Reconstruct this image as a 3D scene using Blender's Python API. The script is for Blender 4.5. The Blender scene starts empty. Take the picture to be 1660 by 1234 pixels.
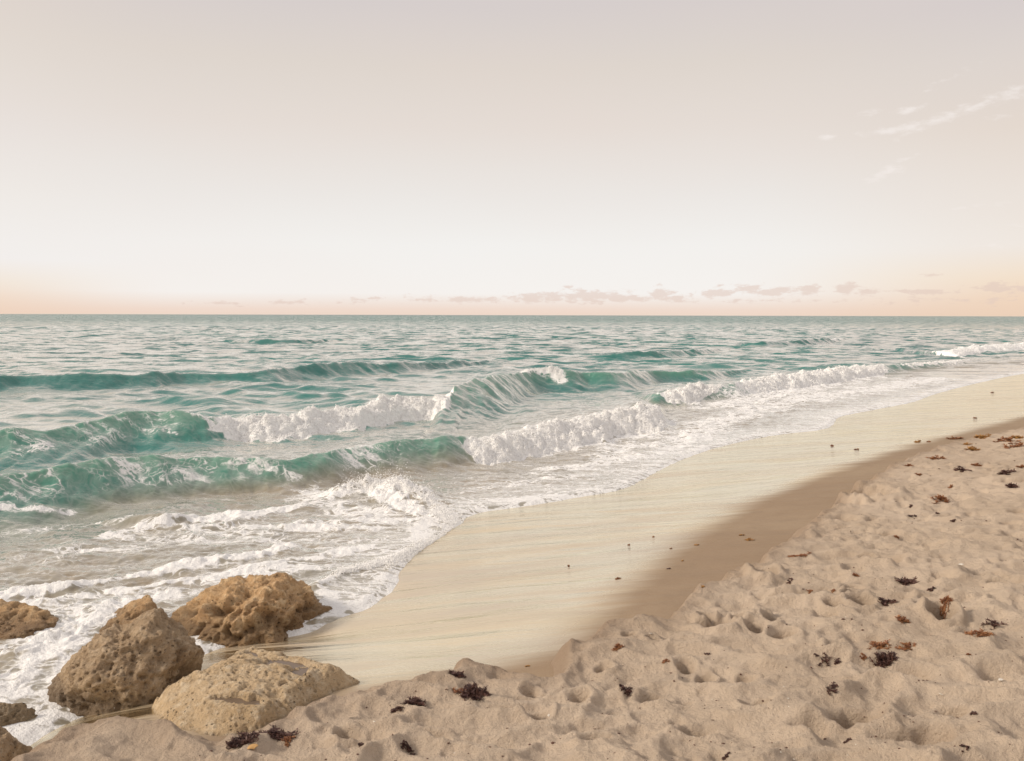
import bpy, math, random
import numpy as np
from mathutils import Matrix, Vector
from mathutils.bvhtree import BVHTree
import bmesh
random.seed(7)
RNG = np.random.default_rng(11)
scene = bpy.context.scene
COL = scene.collection

# ------------------------------------------------------------------ camera
CAM_H = 2.2
FPX = 1400.0                     # focal length in pixels of a 1660 px wide picture
cam_data = bpy.data.cameras.new("camera")
cam = bpy.data.objects.new("camera", cam_data)
COL.objects.link(cam)
cam_data.sensor_width = 36.0
cam_data.lens = 36.0 * FPX / 1660.0
cam_data.clip_start = 0.05
cam_data.clip_end = 60000.0
PITCH = math.atan(106.0 / FPX)
CAM_M = (Matrix.Translation((0, 0, CAM_H)) @ Matrix.Rotation(math.pi / 2 - PITCH, 4, 'X')
         @ Matrix.Rotation(math.radians(0.138), 4, 'Z'))
cam.matrix_world = CAM_M
cam_data.dof.use_dof = True
cam_data.dof.focus_distance = 12.0
cam_data.dof.aperture_fstop = 9.0
scene.camera = cam

CR = np.array(CAM_M.to_3x3())


def ray(px, py):
    d = np.array([(px - 830.0) / FPX, -(py - 617.0) / FPX, -1.0])
    return CR @ d


def at(px, py, z=0.0):
    """point of the world at height z that the photograph shows at this pixel"""
    d = ray(px, py)
    t = (z - CAM_H) / d[2]
    return np.array([d[0] * t, d[1] * t, z])


def pts(lst, z=0.0):
    return np.array([at(p[0], p[1], z)[:2] for p in lst])


# ------------------------------------------------------------------ world: pale sunset sky
def srgb(r, g, b):
    f = lambda c: (c / 255.0) / 12.92 if c / 255.0 <= 0.04045 else ((c / 255.0 + 0.055) / 1.055) ** 2.4
    return (f(r), f(g), f(b), 1.0)


class NT:
    def __init__(self, tree):
        self.t = tree
        tree.nodes.clear()

    def n(self, kind, **kw):
        nd = self.t.nodes.new(kind)
        for k, v in kw.items():
            setattr(nd, k, v)
        return nd

    def put(self, sock, v):
        if isinstance(v, bpy.types.NodeSocket):
            self.t.links.new(v, sock)
        elif v is not None:
            sock.default_value = v

    def math(self, op, a, b=None, c=None, clamp=False):
        nd = self.n('ShaderNodeMath', operation=op, use_clamp=clamp)
        self.put(nd.inputs[0], a)
        if b is not None: self.put(nd.inputs[1], b)
        if c is not None: self.put(nd.inputs[2], c)
        return nd.outputs[0]

    def vmath(self, op, a, b=None):
        nd = self.n('ShaderNodeVectorMath', operation=op)
        self.put(nd.inputs[0], a)
        if b is not None: self.put(nd.inputs[1], b)
        return nd.outputs[0]

    def mix(self, f, a, b, blend='MIX'):
        nd = self.n('ShaderNodeMix', data_type='RGBA', blend_type=blend)
        self.put(nd.inputs[0], f); self.put(nd.inputs[6], a); self.put(nd.inputs[7], b)
        return nd.outputs[2]

    def rng(self, v, a, b, c=0.0, d=1.0, smooth=True):
        nd = self.n('ShaderNodeMapRange', interpolation_type='SMOOTHSTEP' if smooth else 'LINEAR')
        self.put(nd.inputs[0], v)
        for i, q in enumerate((a, b, c, d)): self.put(nd.inputs[i + 1], q)
        return nd.outputs[0]

    def ramp(self, v, stops):
        nd = self.n('ShaderNodeValToRGB')
        self.put(nd.inputs[0], v)
        el = nd.color_ramp.elements
        while len(el) < len(stops): el.new(0.5)
        for e, (p, c) in zip(el, stops):
            e.position = p; e.color = c
        return nd.outputs[0]

    def noise(self, vec, scale, detail=4.0, rough=0.55, dist=0.0):
        nd = self.n('ShaderNodeTexNoise')
        self.put(nd.inputs['Vector'], vec)
        nd.inputs['Scale'].default_value = scale
        nd.inputs['Detail'].default_value = detail
        nd.inputs['Roughness'].default_value = rough
        nd.inputs['Distortion'].default_value = dist
        return nd.outputs[0]

    def voro(self, vec, scale, feature='F1', out=0, rnd=1.0):
        nd = self.n('ShaderNodeTexVoronoi', feature=feature)
        self.put(nd.inputs['Vector'], vec)
        nd.inputs['Scale'].default_value = scale
        nd.inputs['Randomness'].default_value = rnd
        return nd.outputs[out]

    def mapping(self, vec, scale=(1, 1, 1), rot=(0, 0, 0), loc=(0, 0, 0)):
        nd = self.n('ShaderNodeMapping')
        self.put(nd.inputs[0], vec)
        nd.inputs['Scale'].default_value = scale
        nd.inputs['Rotation'].default_value = rot
        nd.inputs['Location'].default_value = loc
        return nd.outputs[0]

    def attr(self, name, out=2):
        nd = self.n('ShaderNodeAttribute', attribute_name=name)
        return nd.outputs[out]

    def bump(self, h, strength, dist, normal=None):
        nd = self.n('ShaderNodeBump')
        nd.inputs['Strength'].default_value = strength
        nd.inputs['Distance'].default_value = dist
        self.put(nd.inputs['Height'], h)
        if normal is not None: self.put(nd.inputs['Normal'], normal)
        return nd.outputs[0]


world = bpy.data.worlds.new("World")
scene.world = world
world.use_nodes = True
W = NT(world.node_tree)
tc = W.n('ShaderNodeTexCoord').outputs['Generated']
sep = W.n('ShaderNodeSeparateXYZ'); W.put(sep.inputs[0], tc)
hyp = W.math('SQRT', W.math('ADD', W.math('MULTIPLY', sep.outputs[0], sep.outputs[0]),
                            W.math('MULTIPLY', sep.outputs[1], sep.outputs[1])))
elev = W.math('DIVIDE', W.math('ARCTAN2', sep.outputs[2], hyp), math.pi / 2, clamp=True)   # 0 horizon .. 1 zenith
azim = W.math('ARCTAN2', sep.outputs[0], sep.outputs[1])                                    # 0 ahead, + right


def el(py):                                                    # elevation fraction for a picture row (centre)
    d = ray(830, py)
    return math.atan2(d[2], math.hypot(d[0], d[1])) / (math.pi / 2)


def es(py):                                                    # the same towards the picture's sides
    d = ray(1580, py)
    return math.atan2(d[2], math.hypot(d[0], d[1])) / (math.pi / 2)


HI = [(0.45, srgb(214, 208, 206)), (1.0, srgb(208, 204, 206))]
mid = W.ramp(elev, [(0.0, srgb(239, 216, 200)), (el(502), srgb(240, 219, 205)), (el(490), srgb(243, 231, 222)), (el(476), srgb(246, 242, 238)),
                    (el(400), srgb(243, 241, 238)), (el(320), srgb(236, 232, 228)), (el(210), srgb(229, 220, 213)),
                    (el(110), srgb(222, 213, 205)), (el(10), srgb(214, 206, 204))] + HI)
side = W.ramp(elev, [(0.0, srgb(236, 208, 184)), (es(485), srgb(240, 213, 188)), (es(450), srgb(243, 224, 202)),
                     (es(400), srgb(240, 232, 224)), (es(320), srgb(235, 227, 219)), (es(210), srgb(228, 216, 206)),
                     (es(100), srgb(221, 212, 206)), (es(10), srgb(213, 205, 204))] + HI)
sideL = W.ramp(elev, [(0.0, srgb(238, 210, 188)), (es(488), srgb(241, 217, 196)), (es(460), srgb(243, 231, 216)),
                      (es(425), srgb(243, 240, 238)), (es(320), srgb(240, 236, 231)), (es(210), srgb(233, 225, 220)),
                      (es(110), srgb(228, 219, 211)), (es(10), srgb(223, 213, 205))] + HI)
fR = W.rng(azim, 0.22, 0.58)
fL = W.rng(azim, -0.36, -0.60)
sky = W.mix(fR, mid, side)
sky = W.mix(fL, sky, sideL)
# low cumulus along the horizon and thin cirrus on the right, placed by bearing and elevation
uv = W.n('ShaderNodeCombineXYZ')
W.put(uv.inputs[0], azim); W.put(uv.inputs[1], W.math('MULTIPLY', elev, math.pi / 2))
UV = uv.outputs[0]


def cloud_layer(spots, nscale, nstretch, amp, lo, hi, flat):
    nz = W.noise(W.mapping(UV, scale=nstretch), nscale, 6.0, 0.62)
    acc = None
    for (px, py, rx, ry, wgt, *rot) in spots:
        d = ray(px, py)
        a = math.atan2(d[0], d[1]); e = math.atan2(d[2], math.hypot(d[0], d[1]))
        rx, ry = rx * 1.35 / FPX, ry * 1.3 / FPX
        m = W.mapping(UV, loc=(-a, -e, 0))
        if rot: m = W.mapping(m, rot=(0, 0, -math.radians(rot[0])))
        m = W.mapping(m, scale=(1 / rx, 1 / ry, 1))
        ln = W.n('ShaderNodeVectorMath', operation='LENGTH'); W.put(ln.inputs[0], m)
        v = W.math('MULTIPLY', W.math('SUBTRACT', 1.0, ln.outputs['Value']), wgt)
        acc = v if acc is None else W.math('MAXIMUM', acc, v)
    s = W.math('ADD', acc, W.math('MULTIPLY', W.math('SUBTRACT', nz, 0.5), amp))
    return W.rng(s, lo, hi)


cum = cloud_layer([(870, 483, 50, 9, 1), (960, 481, 70, 11, 1), (1010, 484, 50, 7, 1), (1075, 476, 22, 11, 1), (1095, 484, 30, 7, .9),
                   (1165, 474, 26, 9, 1), (1215, 468, 24, 8, 1), (1262, 473, 40, 7, 1), (1312, 470, 18, 9, 1), (1372, 467, 18, 9, 1),
                   (1400, 473, 26, 7, .8), (1490, 473, 50, 5, .8), (1620, 467, 32, 8, 1), (1660, 470, 30, 7, .8),
                   (760, 486, 60, 6, .8), (690, 486, 40, 6, .6), (590, 487, 30, 5, .5), (920, 464, 10, 3, .8), (1510, 446, 20, 3, .6),
                   (470, 490, 60, 4, .5), (360, 492, 40, 4, .45), (600, 484, 14, 3, .7), (1240, 488, 120, 4, .4), (1560, 488, 120, 5, .4)],
                  70.0, (1, 2.6, 1), 2.6, 0.15, 0.65, True)
sky = W.mix(W.math('MULTIPLY', cum, 0.62), sky, srgb(226, 204, 192))
cir = cloud_layer([(1470, 180, 24, 6, 1, 10), (1405, 183, 18, 5, .7), (1342, 222, 22, 5, .8), (1462, 209, 56, 7, 1, 4), (1520, 195, 60, 8, .9, 20), (1590, 168, 60, 9, .8, 18),
                   (1640, 150, 46, 12, .8, 14), (1440, 278, 34, 9, .9, 24), (1468, 258, 26, 5, .7, 16), (1540, 128, 44, 6, .35, 20), (1550, 338, 36, 3, .6, 3),
                   (1625, 188, 26, 5, .5), (1620, 330, 40, 4, .4), (1150, 330, 40, 6, .12), (1610, 398, 46, 4, .5), (1640, 365, 30, 4, .4)],
                  60.0, (1, 2.4, 1), 2.4, 0.15, 1.1, False)
sky = W.mix(W.math('MULTIPLY', cir, 0.6), sky, srgb(247, 240, 236))
# faint very broad unevenness of a thin veil of high cloud
veil = W.noise(W.mapping(UV, scale=(1, 3.0, 1)), 2.2, 3.0, 0.5)
sky = W.mix(W.math('MULTIPLY', W.rng(veil, 0.35, 0.75), 0.10), sky, srgb(236, 214, 205))
bg = W.n('ShaderNodeBackground'); W.put(bg.inputs[0], sky); bg.inputs[1].default_value = 1.0
wo = W.n('ShaderNodeOutputWorld'); W.put(wo.inputs[0], bg.outputs[0])

# ------------------------------------------------------------------ sun: low, veiled, from over the sea on the left
sun_d = bpy.data.lights.new("sun", 'SUN')
sun_d.energy = 3.0
sun_d.angle = math.radians(11)
sun_d.color = (1.0, 0.88, 0.74)
sun = bpy.data.objects.new("sun", sun_d)
COL.objects.link(sun)
SUN_AZ, SUN_EL = math.radians(-100), math.radians(30)          # bearing from straight ahead (+ right)
sv = Vector((math.sin(SUN_AZ) * math.cos(SUN_EL), math.cos(SUN_AZ) * math.cos(SUN_EL), math.sin(SUN_EL)))
sun.rotation_euler = sv.to_track_quat('Z', 'Y').to_euler()

scene.view_settings.view_transform = 'Standard'
scene.view_settings.look = 'None'
scene.view_settings.exposure = 0.0
scene.view_settings.gamma = 1.0
scene.render.engine = 'CYCLES'
scene.cycles.max_bounces = 6

# ------------------------------------------------------------------ numpy noise
_P = np.random.default_rng(3).permutation(4096).astype(np.int64)


def _h(ix, iy, iz=None, seed=0):
    v = _P[(ix + seed * 131) & 4095]
    v = _P[(v + iy) & 4095]
    if iz is not None: v = _P[(v + iz) & 4095]
    return v


_GA = np.linspace(0, 2 * np.pi, 4096, endpoint=False)
_GX, _GY = np.cos(_GA), np.sin(_GA)


def perlin2(x, y, seed=0):
    xi = np.floor(x).astype(np.int64); yi = np.floor(y).astype(np.int64)
    xf = x - xi; yf = y - yi
    u = xf * xf * xf * (xf * (xf * 6 - 15) + 10); v = yf * yf * yf * (yf * (yf * 6 - 15) + 10)

    def g(a, b):
        h = _h(xi + a, yi + b, None, seed)
        return _GX[h] * (xf - a) + _GY[h] * (yf - b)
    n0 = g(0, 0) * (1 - u) + g(1, 0) * u
    n1 = g(0, 1) * (1 - u) + g(1, 1) * u
    return (n0 * (1 - v) + n1 * v) * 1.4


def fbm2(x, y, oct=4, seed=0, gain=0.5, lac=2.03, ridged=False):
    a, s, t = 1.0, 0.0, 0.0
    for o in range(oct):
        n = perlin2(x, y, seed + o * 17)
        if ridged: n = 1 - 2 * np.abs(n)
        s = s + a * n; t += a
        a *= gain; x = x * lac + 5.3; y = y * lac + 1.7
    return s / t


_G3 = np.random.default_rng(5).normal(size=(4096, 3)); _G3 /= np.linalg.norm(_G3, axis=1)[:, None]


def perlin3(p, seed=0):
    i = np.floor(p).astype(np.int64); f = p - i
    w = f * f * f * (f * (f * 6 - 15) + 10)
    out = 0
    for a in (0, 1):
        for b in (0, 1):
            for c in (0, 1):
                h = _h(i[:, 0] + a, i[:, 1] + b, i[:, 2] + c, seed)
                g = _G3[h]
                d = g[:, 0] * (f[:, 0] - a) + g[:, 1] * (f[:, 1] - b) + g[:, 2] * (f[:, 2] - c)
                ww = (w[:, 0] if a else 1 - w[:, 0]) * (w[:, 1] if b else 1 - w[:, 1]) * (w[:, 2] if c else 1 - w[:, 2])
                out = out + d * ww
    return out * 1.5


def fbm3(p, oct=4, seed=0, gain=0.5, ridged=False):
    a, s, t = 1.0, 0.0, 0.0
    for o in range(oct):
        n = perlin3(p, seed + o * 13)
        if ridged: n = 1 - 2 * np.abs(n)
        s = s + a * n; t += a
        a *= gain; p = p * 2.07 + 3.1
    return s / t


def worley3(p, seed=0):
    i = np.floor(p).astype(np.int64)
    best = np.full(len(p), 9.0)
    for a in (-1, 0, 1):
        for b in (-1, 0, 1):
            for c in (-1, 0, 1):
                h = _h(i[:, 0] + a, i[:, 1] + b, i[:, 2] + c, seed)
                q = i + np.array([a, b, c]) + (_G3[h] * 0.45 + 0.5)
                best = np.minimum(best, ((p - q) ** 2).sum(1))
    return np.sqrt(best)


def worley2(x, y, seed=0):
    xi = np.floor(x).astype(np.int64); yi = np.floor(y).astype(np.int64)
    f1 = np.full(x.shape, 9.0); f2 = np.full(x.shape, 9.0)
    for a in (-1, 0, 1):
        for b in (-1, 0, 1):
            h = _h(xi + a, yi + b, None, seed)
            qx = xi + a + 0.5 + 0.45 * _G3[h, 0]; qy = yi + b + 0.5 + 0.45 * _G3[h, 1]
            d = (x - qx) ** 2 + (y - qy) ** 2
            f2 = np.minimum(f2, np.maximum(f1, d)); f1 = np.minimum(f1, d)
    return np.sqrt(f1), np.sqrt(f2)


def smooth(a, b, v):
    t = np.clip((v - a) / (b - a), 0, 1)
    return t * t * (3 - 2 * t)


# ------------------------------------------------------------------ curves of the shore
def spline(P, n=8):
    P = np.asarray(P, float)
    Q = np.vstack([2 * P[0] - P[1], P, 2 * P[-1] - P[-2]])
    out = []
    for k in range(1, len(Q) - 2):
        p0, p1, p2, p3 = Q[k - 1], Q[k], Q[k + 1], Q[k + 2]
        for t in np.linspace(0, 1, n, endpoint=False):
            out.append(0.5 * ((2 * p1) + (-p0 + p2) * t + (2 * p0 - 5 * p1 + 4 * p2 - p3) * t * t + (-p0 + 3 * p1 - 3 * p2 + p3) * t ** 3))
    out.append(Q[-2])
    return np.array(out)


def dist_poly(x, y, P, signed=True):
    """distance to a polyline; positive on its right-hand side"""
    best = np.full(x.shape, 1e9); sg = np.ones(x.shape)
    for a, b in zip(P[:-1], P[1:]):
        ex, ey = b - a
        L = ex * ex + ey * ey + 1e-12
        t = np.clip(((x - a[0]) * ex + (y - a[1]) * ey) / L, 0, 1)
        dx = x - a[0] - t * ex; dy = y - a[1] - t * ey
        d = dx * dx + dy * dy
        m = d < best
        best = np.where(m, d, best)
        if signed:
            cr = ex * dy - ey * dx
            sg = np.where(m, np.where(cr < 0, 1.0, -1.0), sg)
    return np.sqrt(best) * sg


GX0, GX1, GY0, GY1, GS = -16.0, 50.0, -6.0, 80.0, 0.125
_gx = np.arange(GX0, GX1, GS); _gy = np.arange(GY0, GY1, GS)
_MX, _MY = np.meshgrid(_gx, _gy, indexing='ij')


class Field:
    def __init__(self, P):
        self.v = dist_poly(_MX, _MY, P)

    def __call__(self, x, y):
        fx = np.clip((x - GX0) / GS, 0, len(_gx) - 1.001); fy = np.clip((y - GY0) / GS, 0, len(_gy) - 1.001)
        ix = fx.astype(int); iy = fy.astype(int); u = fx - ix; w = fy - iy
        v = self.v
        return ((v[ix, iy] * (1 - u) + v[ix + 1, iy] * u) * (1 - w) + (v[ix, iy + 1] * (1 - u) + v[ix + 1, iy + 1] * u) * w)


# travelling from the near left to the far right, land lies on the right-hand side
WL = pts([(-700, 1330), (-300, 1290), (0, 1236), (60, 1200), (110, 1172), (235, 1120), (330, 1062), (430, 1030), (500, 1018),
          (548, 1003), (600, 985), (640, 952), (655, 918), (690, 888), (742, 853), (765, 836), (800, 828), (860, 820), (930, 808),
          (1010, 793), (1060, 768), (1100, 748), (1170, 724), (1250, 707), (1330, 697), (1352, 688), (1362, 676), (1420, 664), (1480, 652),
          (1520, 638), (1590, 620), (1660, 606), (1760, 592), (1900, 578)])
WL = np.vstack([[WL[0] + np.array([-12, -1.5])], WL, [WL[-1] + np.array([40, 34])]])
RL = pts([(-300, 1330), (230, 1200), (420, 1140), (540, 1115), (620, 1112), (760, 1092), (880, 1062), (945, 1010), (1000, 950), (1060, 903),
          (1120, 862), (1190, 822), (1290, 782), (1400, 747), (1500, 716), (1600, 690), (1700, 664), (1850, 632)], 0.2)
RL = np.vstack([[RL[0] + np.array([-12, -1.0])], RL, [RL[-1] + np.array([40, 34])]])
DL = pts([(-700, 1420), (-200, 1300), (0, 1240), (50, 1216), (100, 1176), (165, 1160), (235, 1166), (300, 1182), (350, 1190), (440, 1174), (500, 1140),
          (560, 1124), (620, 1112), (700, 1100), (735, 1084), (790, 1082), (830, 1090), (868, 1094), (915, 1078), (922, 1042), (962, 1034),
          (985, 1012), (1010, 997), (1070, 1003), (1098, 990), (1130, 956), (1190, 932), (1250, 898), (1296, 868), (1310, 850),
          (1345, 828), (1380, 798), (1405, 782), (1455, 752), (1530, 724), (1600, 706), (1680, 690), (1850, 655)], 0.42)
DL = np.vstack([[DL[0] + np.array([-12, -1.0])], DL, [DL[-1] + np.array([40, 34])]])
fW = Field(spline(WL, 5)); fR_ = Field(spline(RL, 5)); fD = Field(spline(DL, 4))


def wet_h(x, y):
    dW = fW(x, y); dD = -fD(x, y)
    inland = np.maximum(dW, 0)
    t = inland / (inland + np.maximum(dD, 0) + 1e-4)
    z = 0.31 * t
    z = np.where(dW < 0, dW * 0.09, z)
    z = np.maximum(z, -2.0)
    und = fbm2(x * 0.5, y * 0.9, 3, 41) * 0.016 * smooth(0, 1.2, inland)
    # low swash ridges running along the beach
    rid = fbm2((x * .75 + y * .65) * 0.22, (x * -.65 + y * .75) * 1.3, 3, 57) * 0.010 * smooth(0.2, 1.0, inland)
    # shallow runnel behind the flat rock
    rx, ry = at(480, 1030)[:2]
    run = -0.035 * np.exp(-(((x - rx) / 0.5) ** 2 + ((y - ry) / 0.22) ** 2))
    return z + und + rid + run


PITS = []      # (x, y, rx, ry, rot, depth)
for (px, py, wx, wy, dep) in [
        (1405, 792, 36, 12, .16), (1240, 918, 20, 9, .12), (1165, 1000, 30, 14, .11), (1205, 992, 16, 8, .09), (1250, 1000, 12, 9, .10),
        (1222, 1010, 16, 8, .06), (1272, 1022, 20, 9, .06), (1145, 985, 14, 7, .07), (1384, 962, 16, 7, .06), (1396, 976, 20, 7, .08),
        (1350, 978, 14, 7, .06), (1440, 907, 26, 6, .06), (1405, 897, 12, 5, .05), (1525, 1015, 20, 9, .13), (1440, 862, 16, 5, .06),
        (1616, 963, 12, 5, .07), (1594, 944, 22, 6, .05), (1640, 864, 14, 5, .05), (1655, 843, 14, 5, .07), (1385, 948, 16, 6, .05),
        (1360, 1052, 18, 9, .06), (1145, 1085, 14, 10, .07), (1210, 1095, 14, 9, .06), (1110, 1068, 16, 9, .06), (1390, 1180, 46, 16, .09),
        (870, 1145, 22, 12, .07), (940, 1118, 20, 9, .05), (860, 1095, 16, 8, .05), (1500, 1215, 70, 16, .06), (1550, 1180, 30, 12, .05),
        (1020, 1010, 14, 5, .05), (1060, 1020, 12, 5, .05), (1470, 870, 16, 5, .03), (1535, 840, 14, 4, .04), (1600, 875, 14, 4, .04),
        (1370, 830, 20, 6, .05), (1420, 835, 18, 5, .05), (1310, 1195, 34, 14, .05), (1130, 1180, 30, 14, .05), (960, 1190, 34, 12, .05),
        (700, 1180, 30, 12, .05), (560, 1170, 24, 10, .05), (1610, 1110, 30, 12, .05), (1480, 1100, 26, 11, .05), (1580, 1045, 24, 9, .05),
        (1230, 1150, 26, 12, .05), (1060, 1120, 24, 10, .05), (980, 1060, 16, 7, .05), (1330, 960, 12, 5, .05), (1640, 920, 20, 5, .04),
        (1510, 885, 16, 5, .035), (1560, 812, 14, 4, .04), (1640, 790, 16, 4, .04), (1480, 800, 14, 4, .03), (1600, 760, 14, 3, .04)]:
    c = at(px, py, .5)
    dist = math.hypot(c[0], c[1])
    rx = wx / FPX * dist
    ry = wy / FPX * dist * dist / 1.7 * 0.75
    PITS.append((c[0], c[1], rx, min(ry, rx * 1.5), dep * (1.6 if len(PITS) < 14 else 1.15)))
_pr = random.Random(5)
for k in range(120):                                 # fainter old footprints
    px = _pr.uniform(1150, 1800); py = _pr.uniform(720, 1000)
    c = at(px, py, .5)
    PITS.append((c[0], c[1], _pr.uniform(.06, .14), _pr.uniform(.05, .13), _pr.uniform(.012, .035)))


def dry_h(x, y):
    dD = fD(x, y) + 0.10 + fbm2(x * 2.3, y * 2.3, 3, 5) * 0.09 + fbm2(x * 9, y * 9, 2, 8) * 0.02
    inl = np.maximum(dD, 0)
    base = 0.43 + 0.16 * smooth(0.0, 2.2, inl) + 0.03 * smooth(2, 7, inl)
    r = np.hypot(x, y)
    near = 1 - smooth(4.2, 8.0, r)
    # trampled hollows with sharp crests between them
    wx = x + fbm2(x * 1.1, y * 1.1, 3, 21) * 0.42; wy = y + fbm2(x * 1.1 + 9, y * 1.1, 3, 22) * 0.34
    f1, f2 = worley2(wx * 2.5, wy * 4.1, 2)
    g1, g2 = worley2(wx * 5.3 + 3, wy * 7.3, 4)
    bowls = (np.clip(f1, 0, 1.0) ** 1.7 - 0.35) * (0.088 * near + 0.024)
    bowls = bowls * (.25 + .75 * smooth(.05, .45, inl))
    bowls = bowls + (np.clip(g1, 0, 1.0) ** 1.5 - 0.35) * (0.024 * near + 0.022)
    lump = fbm2(x * 1.3, y * 1.3, 4, 31) * (0.030 + .012 * near)
    rough = fbm2(x * 6, y * 6, 4, 32) * (0.023 - .010 * near) + fbm2(x * 4.1 + 7, y * 5.5, 3, 35, ridged=True) * .010
    fine = fbm2(x * 24, y * 24, 3, 33) * 0.0075
    # clumpy crumbled sand here and there
    crm = smooth(-0.2, 0.4, fbm2(x * 0.9, y * 0.9, 2, 61)) * np.maximum(fbm2(x * 17, y * 17, 3, 62), 0) * 0.045 * (1 - .75 * near)
    z = base + bowls + lump + rough + fine + crm
    h1, h2 = worley2(x * 6.3 + fbm2(x * 3, y * 3, 2, 81) * .8, y * 7.5, 12)
    z = z - smooth(.36, .10, h1) * .026 * smooth(-.35, .2, fbm2(x * 1.2, y * 1.2, 2, 82)) * (1 - .4 * near)
    z = z + fbm2(x * 12, y * 13, 3, 83, ridged=True) * .006
    for (cx, cy, rx, ry, dep) in PITS:
        m = (np.abs(x - cx) < 3 * rx) & (np.abs(y - cy) < 3 * ry)
        if not m.any(): continue
        q = np.sqrt(((x[m] - cx) / rx) ** 2 + ((y[m] - cy) / ry) ** 2) + 0.25 * perlin2(x[m] * 14, y[m] * 14, 9)
        z[m] += -dep * (1 - smooth(0.35, 1.05, q)) + 0.22 * dep * np.exp(-((q - 1.35) / 0.33) ** 2)
    # the crumbling lip down to the damp beach
    lip = smooth(-0.02, 0.07 + 0.09 * (0.5 + 0.5 * perlin2(x * 1.7, y * 1.7, 14)), dD)
    zl = wet_h(x, y)
    steep = -0.25
    out = np.where(dD > -0.02, (zl - 0.012) * (1 - lip) + z * lip, zl - 0.012 + (dD + 0.02) * 0.8)
    return out


# ------------------------------------------------------------------ object helpers
def tag(o, label=None, cat=None, group=None, kind=None):
    if label: o['label'] = label
    if cat: o['category'] = cat
    if group: o['group'] = group
    if kind: o['kind'] = kind
    return o


def mesh_obj(name, verts, faces, mat, parent=None, smooth_=True, attrs=None):
    me = bpy.data.meshes.new(name)
    verts = np.asarray(verts, np.float32); faces = np.asarray(faces, np.int32)
    nv, nf, k = len(verts), len(faces), faces.shape[1]
    me.vertices.add(nv); me.vertices.foreach_set('co', verts.ravel())
    me.loops.add(nf * k); me.loops.foreach_set('vertex_index', faces.ravel())
    me.polygons.add(nf)
    me.polygons.foreach_set('loop_start', np.arange(0, nf * k, k, dtype=np.int32))
    me.polygons.foreach_set('use_smooth', np.full(nf, smooth_, dtype=bool))
    me.update(calc_edges=True)
    if attrs:
        for an, av in attrs.items():
            a = me.attributes.new(an, 'FLOAT', 'POINT')
            a.data.foreach_set('value', np.asarray(av, np.float32).ravel())
    o = bpy.data.objects.new(name, me)
    COL.objects.link(o)
    if mat: me.materials.append(mat)
    if parent: o.parent = parent
    return o


def grid_faces(nr, nc, keep=None):
    i = np.arange(nr * nc).reshape(nr, nc)
    f = np.stack([i[:-1, :-1], i[:-1, 1:], i[1:, 1:], i[1:, :-1]], -1)
    if keep is not None:
        k = keep[:-1, :-1] | keep[:-1, 1:] | keep[1:, 1:] | keep[1:, :-1]
        return f[k]
    return f.reshape(-1, 4)


def compact(V, F, attrs=None):
    used = np.zeros(len(V), bool); used[F.ravel()] = True
    mp = np.cumsum(used) - 1
    return V[used], mp[F], ({k: v[used] for k, v in attrs.items()} if attrs else None)


def material(name):
    m = bpy.data.materials.new(name); m.use_nodes = True
    return m, NT(m.node_tree)


def principled(N, **kw):
    b = N.n('ShaderNodeBsdfPrincipled')
    for k, v in kw.items():
        N.put(b.inputs[k.replace('_', ' ')], v)
    return b


def out(N, sh, disp=None):
    o = N.n('ShaderNodeOutputMaterial'); N.put(o.inputs[0], sh)


# ------------------------------------------------------------------ materials of sand
def mat_dry_sand():
    m, N = material('dry_sand')
    P = N.n('ShaderNodeNewGeometry').outputs['Position']
    big = N.noise(P, 1.1, 4, .6)
    med = N.noise(P, 9, 4, .6)
    gr = N.noise(P, 190, 3, .8)
    c = N.mix(N.rng(big, .35, .65), (.63, .505, .385, 1), (.54, .425, .317, 1))
    c = N.mix(N.math('MULTIPLY', N.rng(med, .45, .7), .5), c, (.66, .53, .40, 1))
    c = N.mix(N.rng(gr, .56, .70, 0, .45), c, (.24, .16, .10, 1))
    c = N.mix(N.rng(N.noise(P, 380, 1, .5), .60, .70, 0, .5), c, (.72, .62, .50, 1))
    sp = N.voro(P, 60)
    spm = N.math('MULTIPLY', N.rng(sp, .10, .05), N.rng(N.noise(P, 2.3, 3, .6), .5, .62))
    c = N.mix(N.math('MULTIPLY', spm, .8), c, (.14, .07, .045, 1))
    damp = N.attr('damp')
    c = N.mix(N.math('MULTIPLY', damp, .75), c, (.27, .18, .118, 1))  # darkens damp sand; the mask also carries painted shade in the footprints
    h = N.math('ADD', N.math('MULTIPLY', N.noise(P, 60, 4, .7), 1.0), N.math('MULTIPLY', gr, .35))
    b1 = N.bump(h, 1.0, .020)
    s = principled(N, Base_Color=c, Roughness=.95, Normal=b1)
    s.inputs['Specular IOR Level'].default_value = .15
    out(N, s.outputs[0])
    return m


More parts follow.
